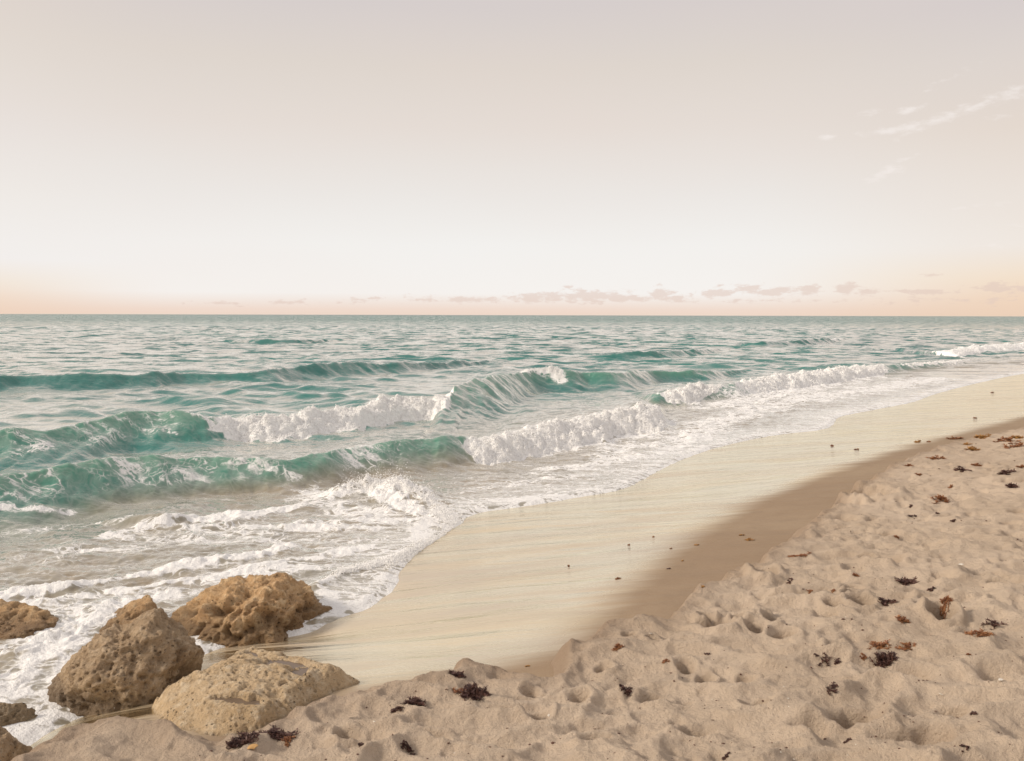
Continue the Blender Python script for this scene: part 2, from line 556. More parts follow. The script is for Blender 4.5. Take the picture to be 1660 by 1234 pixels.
def mat_wet_sand():
    m, N = material('wet_sand')
    P = N.n('ShaderNodeNewGeometry').outputs['Position']
    wet = N.attr('wet')
    big = N.noise(N.mapping(P, scale=(.35, 1.3, 1), rot=(0, 0, -.3)), .9, 4, .55, .5)
    edge = N.math('ADD', wet, N.math('MULTIPLY', N.math('SUBTRACT', N.noise(N.mapping(P, scale=(.35, 2.2, 1), rot=(0, 0, -.10)), 1.9, 4, .6), .5), .30))
    wetm = N.rng(edge, .22, .75)
    gr = N.noise(P, 330, 2, .7)
    c = N.mix(N.rng(big, .35, .65), (.335, .245, .160, 1), (.30, .213, .137, 1))
    c = N.mix(N.rng(gr, .52, .68, 0, .5), c, (.17, .11, .07, 1))
    c = N.mix(N.rng(N.noise(P, 5, 5, .7), .45, .7, 0, .5), c, (.26, .185, .12, 1))
    c = N.mix(N.rng(N.noise(P, 300, 1, .5), .60, .70, 0, .35), c, (.55, .45, .34, 1))
    wc = N.mix(N.rng(big, .3, .7), (.70, .55, .32, 1), (.52, .44, .34, 1))  # sky reflection painted into the base colour as broad yellow and grey patches
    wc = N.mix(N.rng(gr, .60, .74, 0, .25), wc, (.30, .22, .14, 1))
    painted_glow = N.rng(N.noise(N.mapping(P, scale=(.6, 1.2, 1), rot=(0, 0, -.3)), 1.1, 3, .5), .52, .68)
    wc = N.mix(N.math('MULTIPLY', painted_glow, .30), wc, (.74, .50, .28, 1))  # golden sunset reflection painted into the base colour
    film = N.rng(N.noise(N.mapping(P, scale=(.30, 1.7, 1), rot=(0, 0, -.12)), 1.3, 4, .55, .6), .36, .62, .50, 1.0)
    wc = N.mix(film, (.46, .385, .33, 1), wc)  # grey bands of dimmer sky reflection painted in where the film is thin
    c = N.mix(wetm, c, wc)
    sp = N.voro(P, 26)
    c = N.mix(N.math('MULTIPLY', N.rng(sp, .09, .05), N.math('MULTIPLY', N.rng(N.noise(P, .9, 2, .6), .5, .6), .6)), c, (.12, .075, .05, 1))
    rip = N.noise(N.mapping(P, scale=(.55, 3.2, 1), rot=(0, 0, -.10)), 1.5, 3, .5, .4)
    rip2 = N.noise(N.mapping(P, scale=(6.0, 30.0, 1), rot=(0, 0, -.1)), 1.6, 3, .6, .2)
    h = N.math('ADD', N.math('MULTIPLY', rip, 1.0), N.math('MULTIPLY', rip2, .03))
    b1 = N.bump(h, .8, .042)
    b2 = N.bump(gr, .30, .004, b1)
    b3 = N.bump(N.noise(P, 90, 3, .7), .3, .004, b2)
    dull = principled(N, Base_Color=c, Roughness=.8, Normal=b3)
    dull.inputs['Specular IOR Level'].default_value = .25
    fr = N.n('ShaderNodeFresnel'); fr.inputs[0].default_value = 2.3; N.put(fr.inputs[1], b1)
    gl = N.n('ShaderNodeBsdfGlossy'); N.put(gl.inputs['Roughness'], N.rng(wetm, 0, 1, .42, .11)); N.put(gl.inputs['Normal'], b2)
    gl.inputs['Color'].default_value = (1, .95, .80, 1)
    mx = N.n('ShaderNodeMixShader')
    N.put(mx.inputs[0], N.math('MULTIPLY', N.math('MULTIPLY', N.math('MULTIPLY', fr.outputs[0], 2.5), film), wetm, clamp=True))
    N.put(mx.inputs[1], dull.outputs[0]); N.put(mx.inputs[2], gl.outputs[0])
    out(N, mx.outputs[0])
    return m


# ------------------------------------------------------------------ beach sheets
def polar(r, az):
    R, A = np.meshgrid(r, az, indexing='ij')
    return R * np.sin(A), R * np.cos(A)


def build_wet():
    r = np.concatenate([np.exp(np.linspace(math.log(2.6), math.log(60), 620)), np.exp(np.linspace(math.log(62), math.log(900), 60))])
    az = np.radians(np.linspace(-62, 62, 760))
    X, Y = polar(r, az)
    x, y = X.ravel(), Y.ravel()
    z = wet_h(x, y)
    dR = fR_(x, y)
    dW = fW(x, y)
    wet = np.clip(0.5 - dR / 1.1, 0, 1)
    keep = ((dW > -14) & (fD(x, y) < 1.6)).reshape(X.shape) | (np.hypot(X, Y) > 60)
    F = grid_faces(*X.shape, keep)
    V, F, A = compact(np.stack([x, y, z], 1), F, {'wet': wet})
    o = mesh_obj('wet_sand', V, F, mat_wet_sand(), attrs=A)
    tag(o, 'smooth wet sand shining with the pale sky between surf and dry sand', 'beach', kind='structure')


def build_dry():
    r = np.concatenate([np.linspace(.4, 2.2, 30)[:-1], np.exp(np.linspace(math.log(2.2), math.log(40), 1150)), np.exp(np.linspace(math.log(40.5), math.log(900), 50))])
    az = np.radians(np.linspace(-64, 64, 1150))
    X, Y = polar(r, az)
    x, y = X.ravel(), Y.ravel()
    z = dry_h(x, y)
    d = fD(x, y)
    keep = (d > -0.3).reshape(X.shape)
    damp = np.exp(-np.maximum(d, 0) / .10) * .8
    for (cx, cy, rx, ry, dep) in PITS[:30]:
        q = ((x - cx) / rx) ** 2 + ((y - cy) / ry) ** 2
        damp = np.maximum(damp, np.clip(dep * 5, 0, .7) * np.exp(-q * 1.3))  # footprint hollows darkened for damp and for shade, both put into the colour
    zone = at(1530, 1020, .5)
    damp = np.maximum(damp, .5 * smooth(.05, .5, fbm2(x * 1.6, y * 1.6, 4, 71)) * np.exp(-(((x - zone[0]) / 1.3) ** 2 + ((y - zone[1]) / .5) ** 2)))
    F = grid_faces(*X.shape, keep)
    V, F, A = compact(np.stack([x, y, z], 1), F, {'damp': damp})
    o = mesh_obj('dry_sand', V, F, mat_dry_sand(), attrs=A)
    tag(o, 'loose trampled dry sand with footprints along the right and bottom', 'beach', kind='structure')


build_wet()
build_dry()

# ------------------------------------------------------------------ sea
WAVES = {
    'A': [(-260, 622, .35, 0), (-60, 613, .40, 0), (40, 612, .34, 0), (130, 605, .45, 0), (220, 608, .36, 0), (300, 605, .34, 0), (420, 603, .34, 0), (490, 593, .44, 0),
          (560, 589, .44, 0), (640, 589, .34, 0), (720, 588, .22, 0), (830, 588, .0, 0)],
    'B': [(-300, 722, .34, 0), (0, 705, .40, 0), (120, 690, .44, 0), (200, 676, .50, 0), (240, 672, .50, .0), (300, 674, .48, .12), (345, 674, .45, .45), (400, 671, .43, .9),
          (450, 668, .44, 1), (560, 655, .46, 1), (640, 645, .46, 1), (712, 637, .52, 1), (728, 633, .55, .5), (738, 628, .57, 0), (780, 617, .60, 0), (820, 609, .56, 0),
          (852, 605, .52, 0), (890, 604, .50, 0), (920, 604, .50, 0), (950, 604, .48, 0), (1000, 607, .42, 0), (1060, 603, .34, 0), (1140, 604, .26, 0), (1230, 606, .0, 0)],
    'C': [(-300, 792, .42, 0), (0, 770, .43, 0), (100, 759, .44, 0), (200, 748, .43, 0), (260, 744, .42, 0), (350, 746, .36, 0), (450, 748, .32, 0),
          (520, 738, .33, 0), (600, 726, .33, 0), (700, 712, .38, 0), (735, 707, .40, .1), (785, 704, .38, .9), (850, 692, .40, 1), (930, 675, .44, 1),
          (985, 662, .46, 1), (1040, 652, .50, 1), (1060, 656, .36, .9), (1072, 664, .1, .2), (1082, 668, .0, 0)],
    'D': [(1030, 650, .0, 0), (1062, 640, .26, 0), (1088, 632, .36, .8), (1130, 622, .42, 1), (1165, 626, .32, .6), (1190, 622, .34, .15), (1212, 616, .38, .9),
          (1290, 605, .42, 1), (1370, 594, .44, 1), (1424, 590, .36, 1), (1440, 592, .26, .1), (1480, 588, .26, .6), (1540, 585, .22, .6), (1600, 582, .0, .2)],
    'E': [(1500, 576, .0, 0), (1540, 566, .40, .95), (1600, 558, .46, 1), (1660, 555, .46, 1), (1800, 547, .46, 1), (2000, 540, .4, 1)],
    'F': [(1180, 560, 0, 0), (1230, 556, .25, 0), (1290, 552, .35, 0), (1335, 549, .40, .1), (1352, 549, .3, .6), (1380, 549, 0, 0)],
    'G': [(345, 553, 0, 0), (420, 551, .30, 0), (490, 551, .30, 0), (560, 553, .0, 0)],
    'H': [(940, 582, 0, 0), (1000, 574, .25, 0), (1060, 570, .32, 0), (1130, 568, .25, 0), (1190, 566, 0, 0)],
    'I': [(140, 850, .0, 0), (200, 844, .07, 0), (245, 838, .12, .1), (275, 839, .11, .25), (320, 850, .0, 0)],
}


class Wave:
    def __init__(self, rows, key):
        P = np.array([[*at(px, py, a)[:2], a, f] for px, py, a, f in rows])
        self.key = key
        xs = np.linspace(P[0, 0], P[-1, 0], 900)
        Q = spline(P, 16)
        o = np.argsort(Q[:, 0]); Q = Q[o]
        self.xs = xs
        self.y = np.interp(xs, Q[:, 0], Q[:, 1])
        self.a = np.clip(np.interp(xs, Q[:, 0], Q[:, 2]), 0, None)
        self.f = np.clip(np.interp(xs, Q[:, 0], Q[:, 3]), 0, 1)
        k = 25
        ker = np.ones(k) / k
        sl = np.gradient(self.y, xs)
        sl = np.convolve(np.pad(sl, k // 2, mode='edge'), ker, 'valid')
        self.c = 1 / np.sqrt(1 + sl * sl)
        self.small = key in 'I'

    def eval(self, x, y):
        lo, hi = self.xs[0], self.xs[-1]
        m = (x > lo) & (x < hi)
        yc = np.interp(x, self.xs, self.y)
        c = np.interp(x, self.xs, self.c)
        a = np.interp(x, self.xs, self.a) * m
        d = (y - yc) * c
        xj = x + fbm2(x * 1.6, y * 1.6, 4, 171) * .35 + np.clip(-d, -.3, 1.2) * .25
        f = np.interp(xj, self.xs, self.f) * m
        return d, a, f


WV = [Wave(v, k) for k, v in WAVES.items()]

STROKES = [   # picture points, height they sit at, half width in metres, strength, lift
    ([(746, 846), (722, 866), (690, 882), (650, 900), (610, 915), (560, 930), (520, 952)], .03, .09, .80, .05),
    ([(560, 798), (600, 795), (650, 800), (700, 818), (735, 842)], .05, .22, .85, .09),
    ([(590, 800), (640, 815), (690, 840), (680, 870)], .04, .24, .72, .05),
    ([(470, 855), (560, 850), (640, 845), (700, 850)], .03, .24, .6, .02),
    ([(330, 850), (420, 835), (500, 818), (560, 805)], .03, .22, .75, .02),
    ([(300, 862), (400, 858), (500, 862), (600, 860)], .02, .22, .6, .01),
    ([(0, 972), (120, 955), (250, 932), (350, 917), (430, 905), (465, 888)], .02, .13, .95, .03),
    ([(40, 985), (160, 968), (300, 948), (420, 930), (500, 915), (600, 890)], .01, .16, .75, .01),
    ([(100, 1010), (200, 985), (300, 965), (420, 945), (500, 925)], .01, .16, .62, .0),
    ([(0, 1150), (50, 1090), (100, 1040), (160, 1010), (200, 990)], .02, .26, .70, .03),
    ([(-60, 1110), (30, 1050), (110, 1000), (200, 975)], .01, .22, .55, .01),
    ([(-40, 1200), (30, 1185), (80, 1150), (110, 1090)], .01, .22, .72, .02),
    ([(520, 960), (545, 985), (560, 1000)], .0, .10, .85, .01),
    ([(560, 945), (600, 960), (620, 965)], .0, .16, .6, .0),
    ([(420, 880), (520, 880), (620, 880)], .01, .20, .55, .0),
    ([(0, 920), (100, 905), (220, 890), (330, 880), (440, 872)], .01, .20, .40, .0),
    ([(180, 870), (260, 858), (330, 862), (380, 848)], .02, .14, .65, .01),
    ([(290, 845), (330, 838), (390, 830)], .06, .08, .9, .02),
    ([(0, 845), (60, 842), (110, 838)], .0, .10, .6, .0),
    ([(560, 738), (590, 748), (610, 752)], .12, 0.045, 0.61, .0),
    ([(0, 730), (60, 736), (160, 742), (240, 738)], .0, 0.188, 0.32, .0),
    ([(380, 715), (440, 725), (520, 715), (600, 705)], .0, 0.188, 0.30, .0),
    ([(905, 660), (940, 650), (1000, 645)], .0, 0.225, 0.32, .0),
    # broad lacy areas
    ([(120, 900), (300, 880), (480, 870), (620, 850)], .0, .75, .47, .0),
    ([(0, 985), (150, 985), (300, 960), (450, 940), (600, 900)], .0, .45, .50, .0),
    ([(500, 800), (560, 830), (650, 850)], .0, .5, .58, .0),
    ([(60, 860), (200, 850)], .0, .4, .42, .0),
    # trailing foam in front of the breakers and along the shore break
    ([(760, 735), (860, 735), (950, 725), (1040, 705), (1080, 685)], .0, .45, .62, .0),
    ([(1000, 730), (1080, 715), (1160, 690), (1240, 665), (1340, 640)], .0, .9, .60, .01),
    ([(900, 765), (1000, 750), (1080, 730), (1160, 705)], .0, .5, .62, .01),
    ([(1180, 660), (1280, 635), (1380, 615), (1480, 602), (1600, 588)], .0, 1.4, .62, .02),
    ([(1300, 650), (1400, 635), (1500, 618), (1620, 596)], .0, 1.3, .60, .0),
    ([(760, 800), (860, 785), (960, 775)], .0, .35, .5, .0),
    ([(1430, 600), (1500, 593), (1600, 584), (1700, 575)], .0, 2.2, .7, .02),
    ([(830, 712), (900, 690)], .0, .1, .3, .0),
    ([(230, 668), (300, 671), (350, 672)], .50, .10, .6, .02),
    ([(850, 604), (872, 603), (895, 603), (910, 604)], .52, .24, 1.0, .05),
    ([(735, 640), (728, 650), (722, 660)], .3, .10, .7, .02),
]
STROKES = [(spline(np.array([at(p[0], p[1], z)[:2] for p in q]), 5), hw, s, l) for q, z, hw, s, l in STROKES]

_sr = np.random.default_rng(23)
CHOP = []
for k in range(60):
    lam = 0.33 * (15 ** (_sr.random()))                   # 0.33 .. 5 m
    th = math.radians(-108 + _sr.normal() * 24)            # travelling towards the beach
    CHOP.append((2 * math.pi / lam, math.cos(th), math.sin(th), _sr.uniform(0, 2 * math.pi), 0.0038 * lam ** 0.75))


def sea(x, y, full=True):
    """height, foam, depth colour of the water at (x, y)"""
    r = np.hypot(x, y)
    dW = -fW(x, y) + (fbm2(x * 3.5, y * 3.5, 3, 90) * 0.05) * smooth(80, 20, r)   # + offshore
    off = np.maximum(dW, 0)
    calm = 0.10 + 0.9 * smooth(0.3, 9.0, off)
    z = np.zeros_like(x)
    step = r * 0.0045
    group = 0.65 + 0.7 * smooth(-.5, .5, fbm2(x * .06, y * .09, 3, 77))
    for (k, cx, cy, ph, am) in CHOP:
        lam = 2 * math.pi / k
        fade = smooth(lam / 2.0, lam / 4.0, step)
        z += am * fade * np.sin(k * (x * cx + y * cy) + ph + 1.6 * perlin2(x * .25 / max(lam, 1), y * .25 / max(lam, 1), 12))
    z = z * calm * group
    z = np.where(z > 0, z * 1.5, z * .75)
    foam = 0.22 * smooth(7, 1.0, off) + 0.12 * smooth(16, 4, off)
    foam = foam + 0.28 * np.exp(-off / .5)
    lumps = 0.0
    faceg = np.zeros_like(x)
    ragx = fbm2(x * 2.2, y * 2.2, 4, 101)
    bil = np.abs(fbm2(x * 2.2, y * 1.6, 2, 102)) * 1.2 + np.abs(fbm2(x * 6, y * 4.0, 3, 103)) * .8 + 0.35 * np.abs(fbm2(x * 17, y * 12, 3, 104))
    for w in WV:
        d, a, f = w.eval(x, y)
        act = (a > 0.001) & (np.abs(d) < 6)
        if not act.any(): continue
        D, A, Fo = d[act], a[act], f[act]
        rg = ragx[act]
        X_, Y_ = x[act], y[act]
        D = D + rg * 0.10 * (1 if not w.small else .3) + 0.10 * fbm2(X_ * .8, Y_ * .8, 2, 140)
        A = A * (1 + 0.14 * fbm2(X_ * 0.9, Y_ * .9, 3, 141))
        fw = A * (2.0 if not w.small else 2.2)
        bw = 0.40 + A * 1.6
        t = np.clip(-D / fw, 0, 1)
        pf = (1 - t) ** 1.75
        pb = np.exp(-np.maximum(D - .02, 0) / bw)
        green = np.where(D < 0, pf, pb)
        tf = np.clip(-D / (fw * 0.60), 0, 1)
        foamy = np.where(D < 0, np.clip(1 - tf ** 1.35, 0, 1) ** .85 * .95, pb)
        p = green * (1 - Fo) + foamy * Fo * (.80 + .22 * fbm2(X_ * 1.3, Y_ * 1.3, 2, 173))
        p = p - 0.10 * np.exp(-((D + fw * 1.25) / (fw * .5)) ** 2)
        # fine ribs drawn up the face
        face = np.where(D < 0, t * (1 - t) * 4, 0) * (1 - Fo)
        rib = fbm2(X_ * 7 + rg * .6, (D + X_ * .3) * 1.2, 3, 150) * 0.019 * face
        z[act] += A * p + rib * (A / .5)
        Fo = smooth(0.0, .8, Fo + 2.2 * ragx[act] * Fo * (1 - Fo))
        ex = np.clip(f[act], .05, 1) ** 1.6
        fm = Fo * smooth(-fw * .80 * ex, -fw * .52 * ex, D + rg * .16) * smooth(.06 + .9 * A, .0, D + rg * .12 * np.minimum(A / .3, 1)) * smooth(.04, .12, A)
        foam[act] = np.maximum(foam[act] * (1 - .55 * (face > .02) * (1 - Fo)), fm * 1.25)
        z[act] += fm * (bil[act] - .70) * 0.095 * np.minimum(A / .4, 1.2)
        # old foam on the back of the wave
        bk = Fo * smooth(.04, .12, A) * np.where(D > 0, np.exp(-D / .8), 0) * .42 * (not w.small)
        foam[act] = np.maximum(foam[act], bk)
        lace_ = (.345 + .5 * fbm2(X_ * .9, Y_ * 1.5, 3, 161)) * smooth(0, .35, green) * (1 - Fo) * smooth(.1, .3, A) * smooth(2., -3., X_) * (w.key in 'BC')
        foam[act] = np.maximum(foam[act], lace_)
        faceg[act] = np.maximum(faceg[act], np.where(D < .25, green * smooth(0, .35, A), 0) * (not w.small))
        # streaks of white drawn up the face
        stv = fbm2(X_ * 5 + D * 1.5, D * .9 + X_ * .2, 4, 160)
        foam[act] = np.maximum(foam[act], .38 * smooth(.25, .5, stv) * smooth(0, .3, face) * smooth(.2, .4, A) * (1 if w.key in 'BDE' else .45))
    # thrown-up lip foam and swash
    nearm = r < 34
    if nearm.any():
        X_, Y_ = x[nearm], y[nearm]
        fo = foam[nearm]; zz = z[nearm]
        wob = fbm2(X_ * 1.7, Y_ * 1.7, 4, 120)
        for (S, hw, s, l) in STROKES:
            lo = S.min(0) - hw * 3.2; hi = S.max(0) + hw * 3.2
            mm = (X_ > lo[0]) & (X_ < hi[0]) & (Y_ > lo[1]) & (Y_ < hi[1])
            if not mm.any(): continue
            dd = dist_poly(X_[mm], Y_[mm], S, signed=False)
            g = np.exp(-((dd + wob[mm] * hw * .9) / hw) ** 2)
            fo[mm] = np.maximum(fo[mm], g * s)
            if l > 0:
                zz[mm] += g * l * (.6 + 1.2 * bil[nearm][mm])
        # thin raised foam edge of the swash
        e = dW[nearm]
        edge = np.exp(-((e - .05) / .06) ** 2)
        fo = np.maximum(fo, edge * (.60 + .5 * fbm2(X_ * 1.3, Y_ * 1.3, 2, 121)))
        small = fbm2(X_ * 2.6, Y_ * 5.0, 4, 122) * .035 * smooth(.05, 1.2, e) * smooth(12, 5, e)
        small = small + fbm2(X_ * 9, Y_ * 13, 3, 124, ridged=True) * .009 * smooth(.05, .5, e) * smooth(12, 5, e)
        zz = zz + small + fo * bil[nearm] * .035 * smooth(.0, .2, e)
        foam[nearm] = fo; z[nearm] = zz
    # meet the sand
    z = z * smooth(0.0, 1.0, dW) + 0.028 * smooth(-.01, .12, dW) + np.where(dW < 0.0, dW * .6, 0)
    z = np.where(dW < -.3, -.25, z)
    deep = smooth(2.4, 6.8, off + 4.8 * faceg * smooth(.8, 2.6, off) + 0.6 * fbm2(x * .5, y * .7, 3, 130))
    faceg = faceg * (1 - .8 * smooth(7, 16, off))
    return z, foam, deep, faceg, dW


def mat_water():
    m, N = material('sea_water')
    P = N.n('ShaderNodeNewGeometry').outputs['Position']
    foam = N.attr('foam'); deep = N.attr('deep'); face = N.attr('face')
    cd = N.n('ShaderNodeCameraData')
    # colour of the water body: sand-laden in the shallows, deep teal outside; wave faces painted paler green for light shining through
    tl = N.mix(N.rng(N.noise(P, .05, 3, .6), .35, .65), (.014, .175, .150, 1), (.012, .130, .122, 1))
    tl = N.mix(N.math('MULTIPLY', face, .85), tl, (.090, .270, .180, 1))
    shal = N.mix(N.rng(N.noise(P, .8, 3, .6), .35, .65), (.285, .225, .150, 1), (.23, .20, .145, 1))
    body = N.mix(deep, shal, tl)
    # foam: lacy cells broken by noise
    warp = N.vmath('ADD', P, N.mapping(N.n('ShaderNodeTexNoise').outputs[1], scale=(.0, .0, .0)))
    nz = N.n('ShaderNodeTexNoise'); N.put(nz.inputs['Vector'], P); nz.inputs['Scale'].default_value = 2.2; nz.inputs['Detail'].default_value = 4
    off = N.vmath('MULTIPLY', N.vmath('SUBTRACT', nz.outputs[1], (.5, .5, .5)), (.75, .6, 0))
    wp = N.vmath('ADD', N.mapping(P, scale=(.62, 1.1, .0)), off)
    e1 = N.voro(wp, 4.2, 'DISTANCE_TO_EDGE')
    e2 = N.voro(wp, 8.5, 'DISTANCE_TO_EDGE')
    lace = N.math('SUBTRACT', 1.0, N.math('MINIMUM', N.math('MULTIPLY', e1, 3.4), N.math('MULTIPLY', e2, 3.0), ), clamp=True)
    n2 = N.noise(N.mapping(P, scale=(1, 1.6, .0)), 7, 5, .62)
    n3 = N.noise(N.mapping(P, scale=(.35, 1.4, .0)), 3.0, 5, .62, .6)
    pat = N.math('ADD', N.math('MULTIPLY', lace, .52), N.math('ADD', N.math('MULTIPLY', n2, .46), N.math('MULTIPLY', n3, .62)))
    # pat ranges about .45 .. 1.2
    fm = N.rng(N.math('ADD', pat, N.math('MULTIPLY', foam, 1.0)), 1.35, 1.56)
    film = N.rng(N.math('ADD', pat, N.math('MULTIPLY', foam, 1.0)), .95, 1.45)
    body = N.mix(N.math('MULTIPLY', film, .22), body, (.55, .56, .50, 1))
    # ripples
    wv1 = N.noise(N.mapping(P, scale=(.6, 1.3, 1), rot=(0, 0, .25)), 1.5, 5, .62, .4)
    wv2 = N.noise(N.mapping(P, scale=(.8, 1.6, 1), rot=(0, 0, -.15)), 6.0, 4, .6, .3)
    far = N.rng(cd.outputs['View Distance'], 8, 60, 0, 1)
    h = N.math('ADD', N.math('MULTIPLY', wv1, N.rng(far, 0, 1, .040, .055)), N.math('MULTIPLY', wv2, N.rng(far, 0, 1, .014, .012)))
    h = N.math('ADD', h, N.math('MULTIPLY', N.noise(N.mapping(P, scale=(.5, 1.1, 1), rot=(0, 0, .1)), .35, 3, .6), N.rng(cd.outputs['View Distance'], 30, 140, 0, .20)))
    hb = N.bump(h, 1.0, 1.0)
    nf = N.n('ShaderNodeTexNoise'); N.put(nf.inputs['Vector'], N.mapping(P, scale=(.55, 1.0, 1), rot=(0, 0, .12)))
    nf.inputs['Scale'].default_value = .045; nf.inputs['Detail'].default_value = 11; nf.inputs['Roughness'].default_value = .78
    dv = N.vmath('MULTIPLY', N.vmath('SUBTRACT', nf.outputs[1], (.5, .5, .5)), (.5, 1.1, 0))
    sc_ = N.n('ShaderNodeVectorMath', operation='SCALE'); N.put(sc_.inputs[0], dv); N.put(sc_.inputs[3], N.rng(cd.outputs['View Distance'], 22, 120, 0, .06))
    nt = N.noise(N.mapping(P, scale=(.55, 1.0, 1), rot=(0, 0, .12)), .55, 9, .76)
    tilt = N.math('MULTIPLY', N.rng(N.math('ADD', nt, N.rng(cd.outputs['View Distance'], 50, 400, 0, .06)), .49, .57), N.rng(cd.outputs['View Distance'], 12, 55, .05, .50))
    tv = N.n('ShaderNodeCombineXYZ'); N.put(tv.inputs[1], N.math('MULTIPLY', tilt, -1.0))
    hb = N.vmath('NORMALIZE', N.vmath('ADD', N.vmath('ADD', hb, tv.outputs[0]), sc_.outputs[0]))
    dif = N.n('ShaderNodeBsdfDiffuse'); N.put(dif.inputs[0], body); N.put(dif.inputs['Normal'], hb)
    gls = N.n('ShaderNodeBsdfGlossy'); gls.inputs['Roughness'].default_value = .08; gls.inputs['Color'].default_value = (1, .985, .94, 1); N.put(gls.inputs['Normal'], hb)
    frn = N.n('ShaderNodeFresnel'); frn.inputs[0].default_value = 1.34; N.put(frn.inputs[1], hb)
    wat = N.n('ShaderNodeMixShader'); N.put(wat.inputs[0], N.math('MULTIPLY', frn.outputs[0], 3.0, clamp=True))
    N.put(wat.inputs[1], dif.outputs[0]); N.put(wat.inputs[2], gls.outputs[0])
    fh = N.math('ADD', N.math('ADD', N.noise(P, 55, 4, .7), N.math('MULTIPLY', N.noise(P, 16, 4, .65), 2.2)), N.math('MULTIPLY', fm, .8))
    fb = N.bump(fh, .8, .014)
    fc = N.mix(N.rng(N.noise(P, 14, 4, .6), .35, .7), (.90, .89, .875, 1), (.96, .95, .93, 1))
    fo = principled(N, Base_Color=fc, Roughness=.85, Normal=fb)
    fo.inputs['Specular IOR Level'].default_value = .2
    mx = N.n('ShaderNodeMixShader'); N.put(mx.inputs[0], N.math('MULTIPLY', fm, .95))
    N.put(mx.inputs[1], wat.outputs[0]); N.put(mx.inputs[2], fo.outputs[0])
    out(N, mx.outputs[0])
    return m


def build_sea():
    r = np.concatenate([np.exp(np.linspace(math.log(3.2), math.log(170), 1350)), np.exp(np.linspace(math.log(171), math.log(30000), 150))])
    az = np.radians(np.linspace(-41, 41, 840))
    X, Y = polar(r, az)
    x, y = X.ravel(), Y.ravel()
    z, foam, deep, face, dW = sea(x, y)
    keep = (dW > -.35).reshape(X.shape)
    F = grid_faces(*X.shape, keep)
    V, F, A = compact(np.stack([x, y, z], 1), F, {'foam': foam, 'deep': deep, 'face': face})
    o = mesh_obj('sea_water', V, F, mat_water(), attrs=A)
    tag(o, 'teal green sea with rolling waves running up to the beach', 'sea', kind='structure')
    # calm outer sea left and right of the view
    for s in (-1, 1):
        az2 = np.radians(np.linspace(41 * s, 80 * s, 120))
        X, Y = polar(np.exp(np.linspace(math.log(3.2), math.log(30000), 260)), az2)
        x, y = X.ravel(), Y.ravel()
        z2, f2, d2, g2, w2 = sea(x, y)
        F = grid_faces(*X.shape, (w2 > -.35).reshape(X.shape))
        if len(F) == 0: continue
        if s < 0: F = F[:, ::-1]
        V, F, A = compact(np.stack([x, y, z2], 1), F, {'foam': f2, 'deep': d2, 'face': g2})
        oo = mesh_obj('sea_water', V, F, bpy.data.materials['sea_water'], attrs=A)
        tag(oo, 'open teal sea beyond the edge of the view', 'sea', kind='structure')


build_sea()


# ------------------------------------------------------------------ foam froth: clots and drops on the breaking crests
def mat_froth():
    m, N = material('white_froth')
    P = N.n('ShaderNodeNewGeometry').outputs['Position']
    c = N.mix(N.rng(N.noise(P, 12, 3, .6), .35, .7), (.90, .89, .875, 1), (.96, .95, .93, 1))
    s = principled(N, Base_Color=c, Roughness=.8)
    s.inputs['Specular IOR Level'].default_value = .2
    out(N, s.outputs[0])
    return m


FROTH = mat_froth()
_t = (1 + 5 ** .5) / 2
ICO_V = np.array([(-1, _t, 0), (1, _t, 0), (-1, -_t, 0), (1, -_t, 0), (0, -1, _t), (0, 1, _t), (0, -1, -_t), (0, 1, -_t), (_t, 0, -1), (_t, 0, 1), (-_t, 0, -1), (-_t, 0, 1)]) / math.sqrt(1 + _t * _t)
ICO_F = np.array([(0, 11, 5), (0, 5, 1), (0, 1, 7), (0, 7, 10), (0, 10, 11), (1, 5, 9), (5, 11, 4), (11, 10, 2), (10, 7, 6), (7, 1, 8),
                  (3, 9, 4), (3, 4, 2), (3, 2, 6), (3, 6, 8), (3, 8, 9), (4, 9, 5), (2, 4, 11), (6, 2, 10), (8, 6, 7), (9, 8, 1)])


def clots(name, P, R, label, cat):
    n = len(P)
    sc = R[:, None, None] * (1 + RNG.uniform(-.35, .35, (n, 12, 1)))
    sq = np.stack([1 + .4 * RNG.random(n), 1 + .2 * RNG.random(n), .7 + .4 * RNG.random(n)], 1)[:, None, :]
    V = (ICO_V[None] * sc * sq + P[:, None, :]).reshape(-1, 3)
    F = (ICO_F[None] + (np.arange(n) * 12)[:, None, None]).reshape(-1, 3)
    o = mesh_obj(name, V, F, FROTH)
    tag(o, label, cat, kind='stuff')
    return o


def froth_on_wave(w, x0, x1, n, label, size=1.0):
    xs = RNG.uniform(x0, x1, n * 4)
    yc = np.interp(xs, w.xs, w.y); a = np.interp(xs, w.xs, w.a); f = np.interp(xs, w.xs, w.f); c = np.interp(xs, w.xs, w.c)
    d = RNG.uniform(-1.0, .12, n * 4) * a * 1.9
    ok = RNG.random(n * 4) < f ** 1.5
    xs, yc, a, c, d = [q[ok][:n] for q in (xs, yc, a, c, d)]
    ys = yc + d / c
    z, fo, _, _, _ = sea(xs, ys)
    m = fo > .75
    xs, ys, z, a, d = xs[m], ys[m], z[m], a[m], d[m]
    dist = np.hypot(xs, ys)
    lift = RNG.normal(.003, .008, len(xs))
    # near the crest drops fly a little above it
    top = np.exp(-(d / .14) ** 2) * (RNG.random(len(xs)) < .35)
    lift = lift + top * RNG.exponential(.035, len(xs))
    R = RNG.uniform(.002, .0085, len(xs)) * size * (dist / 15) ** .6
    R = np.where(lift > .03, R * .35, R)
    clots('breaking_foam', np.stack([xs, ys, z + lift], 1), R, label, 'sea foam')


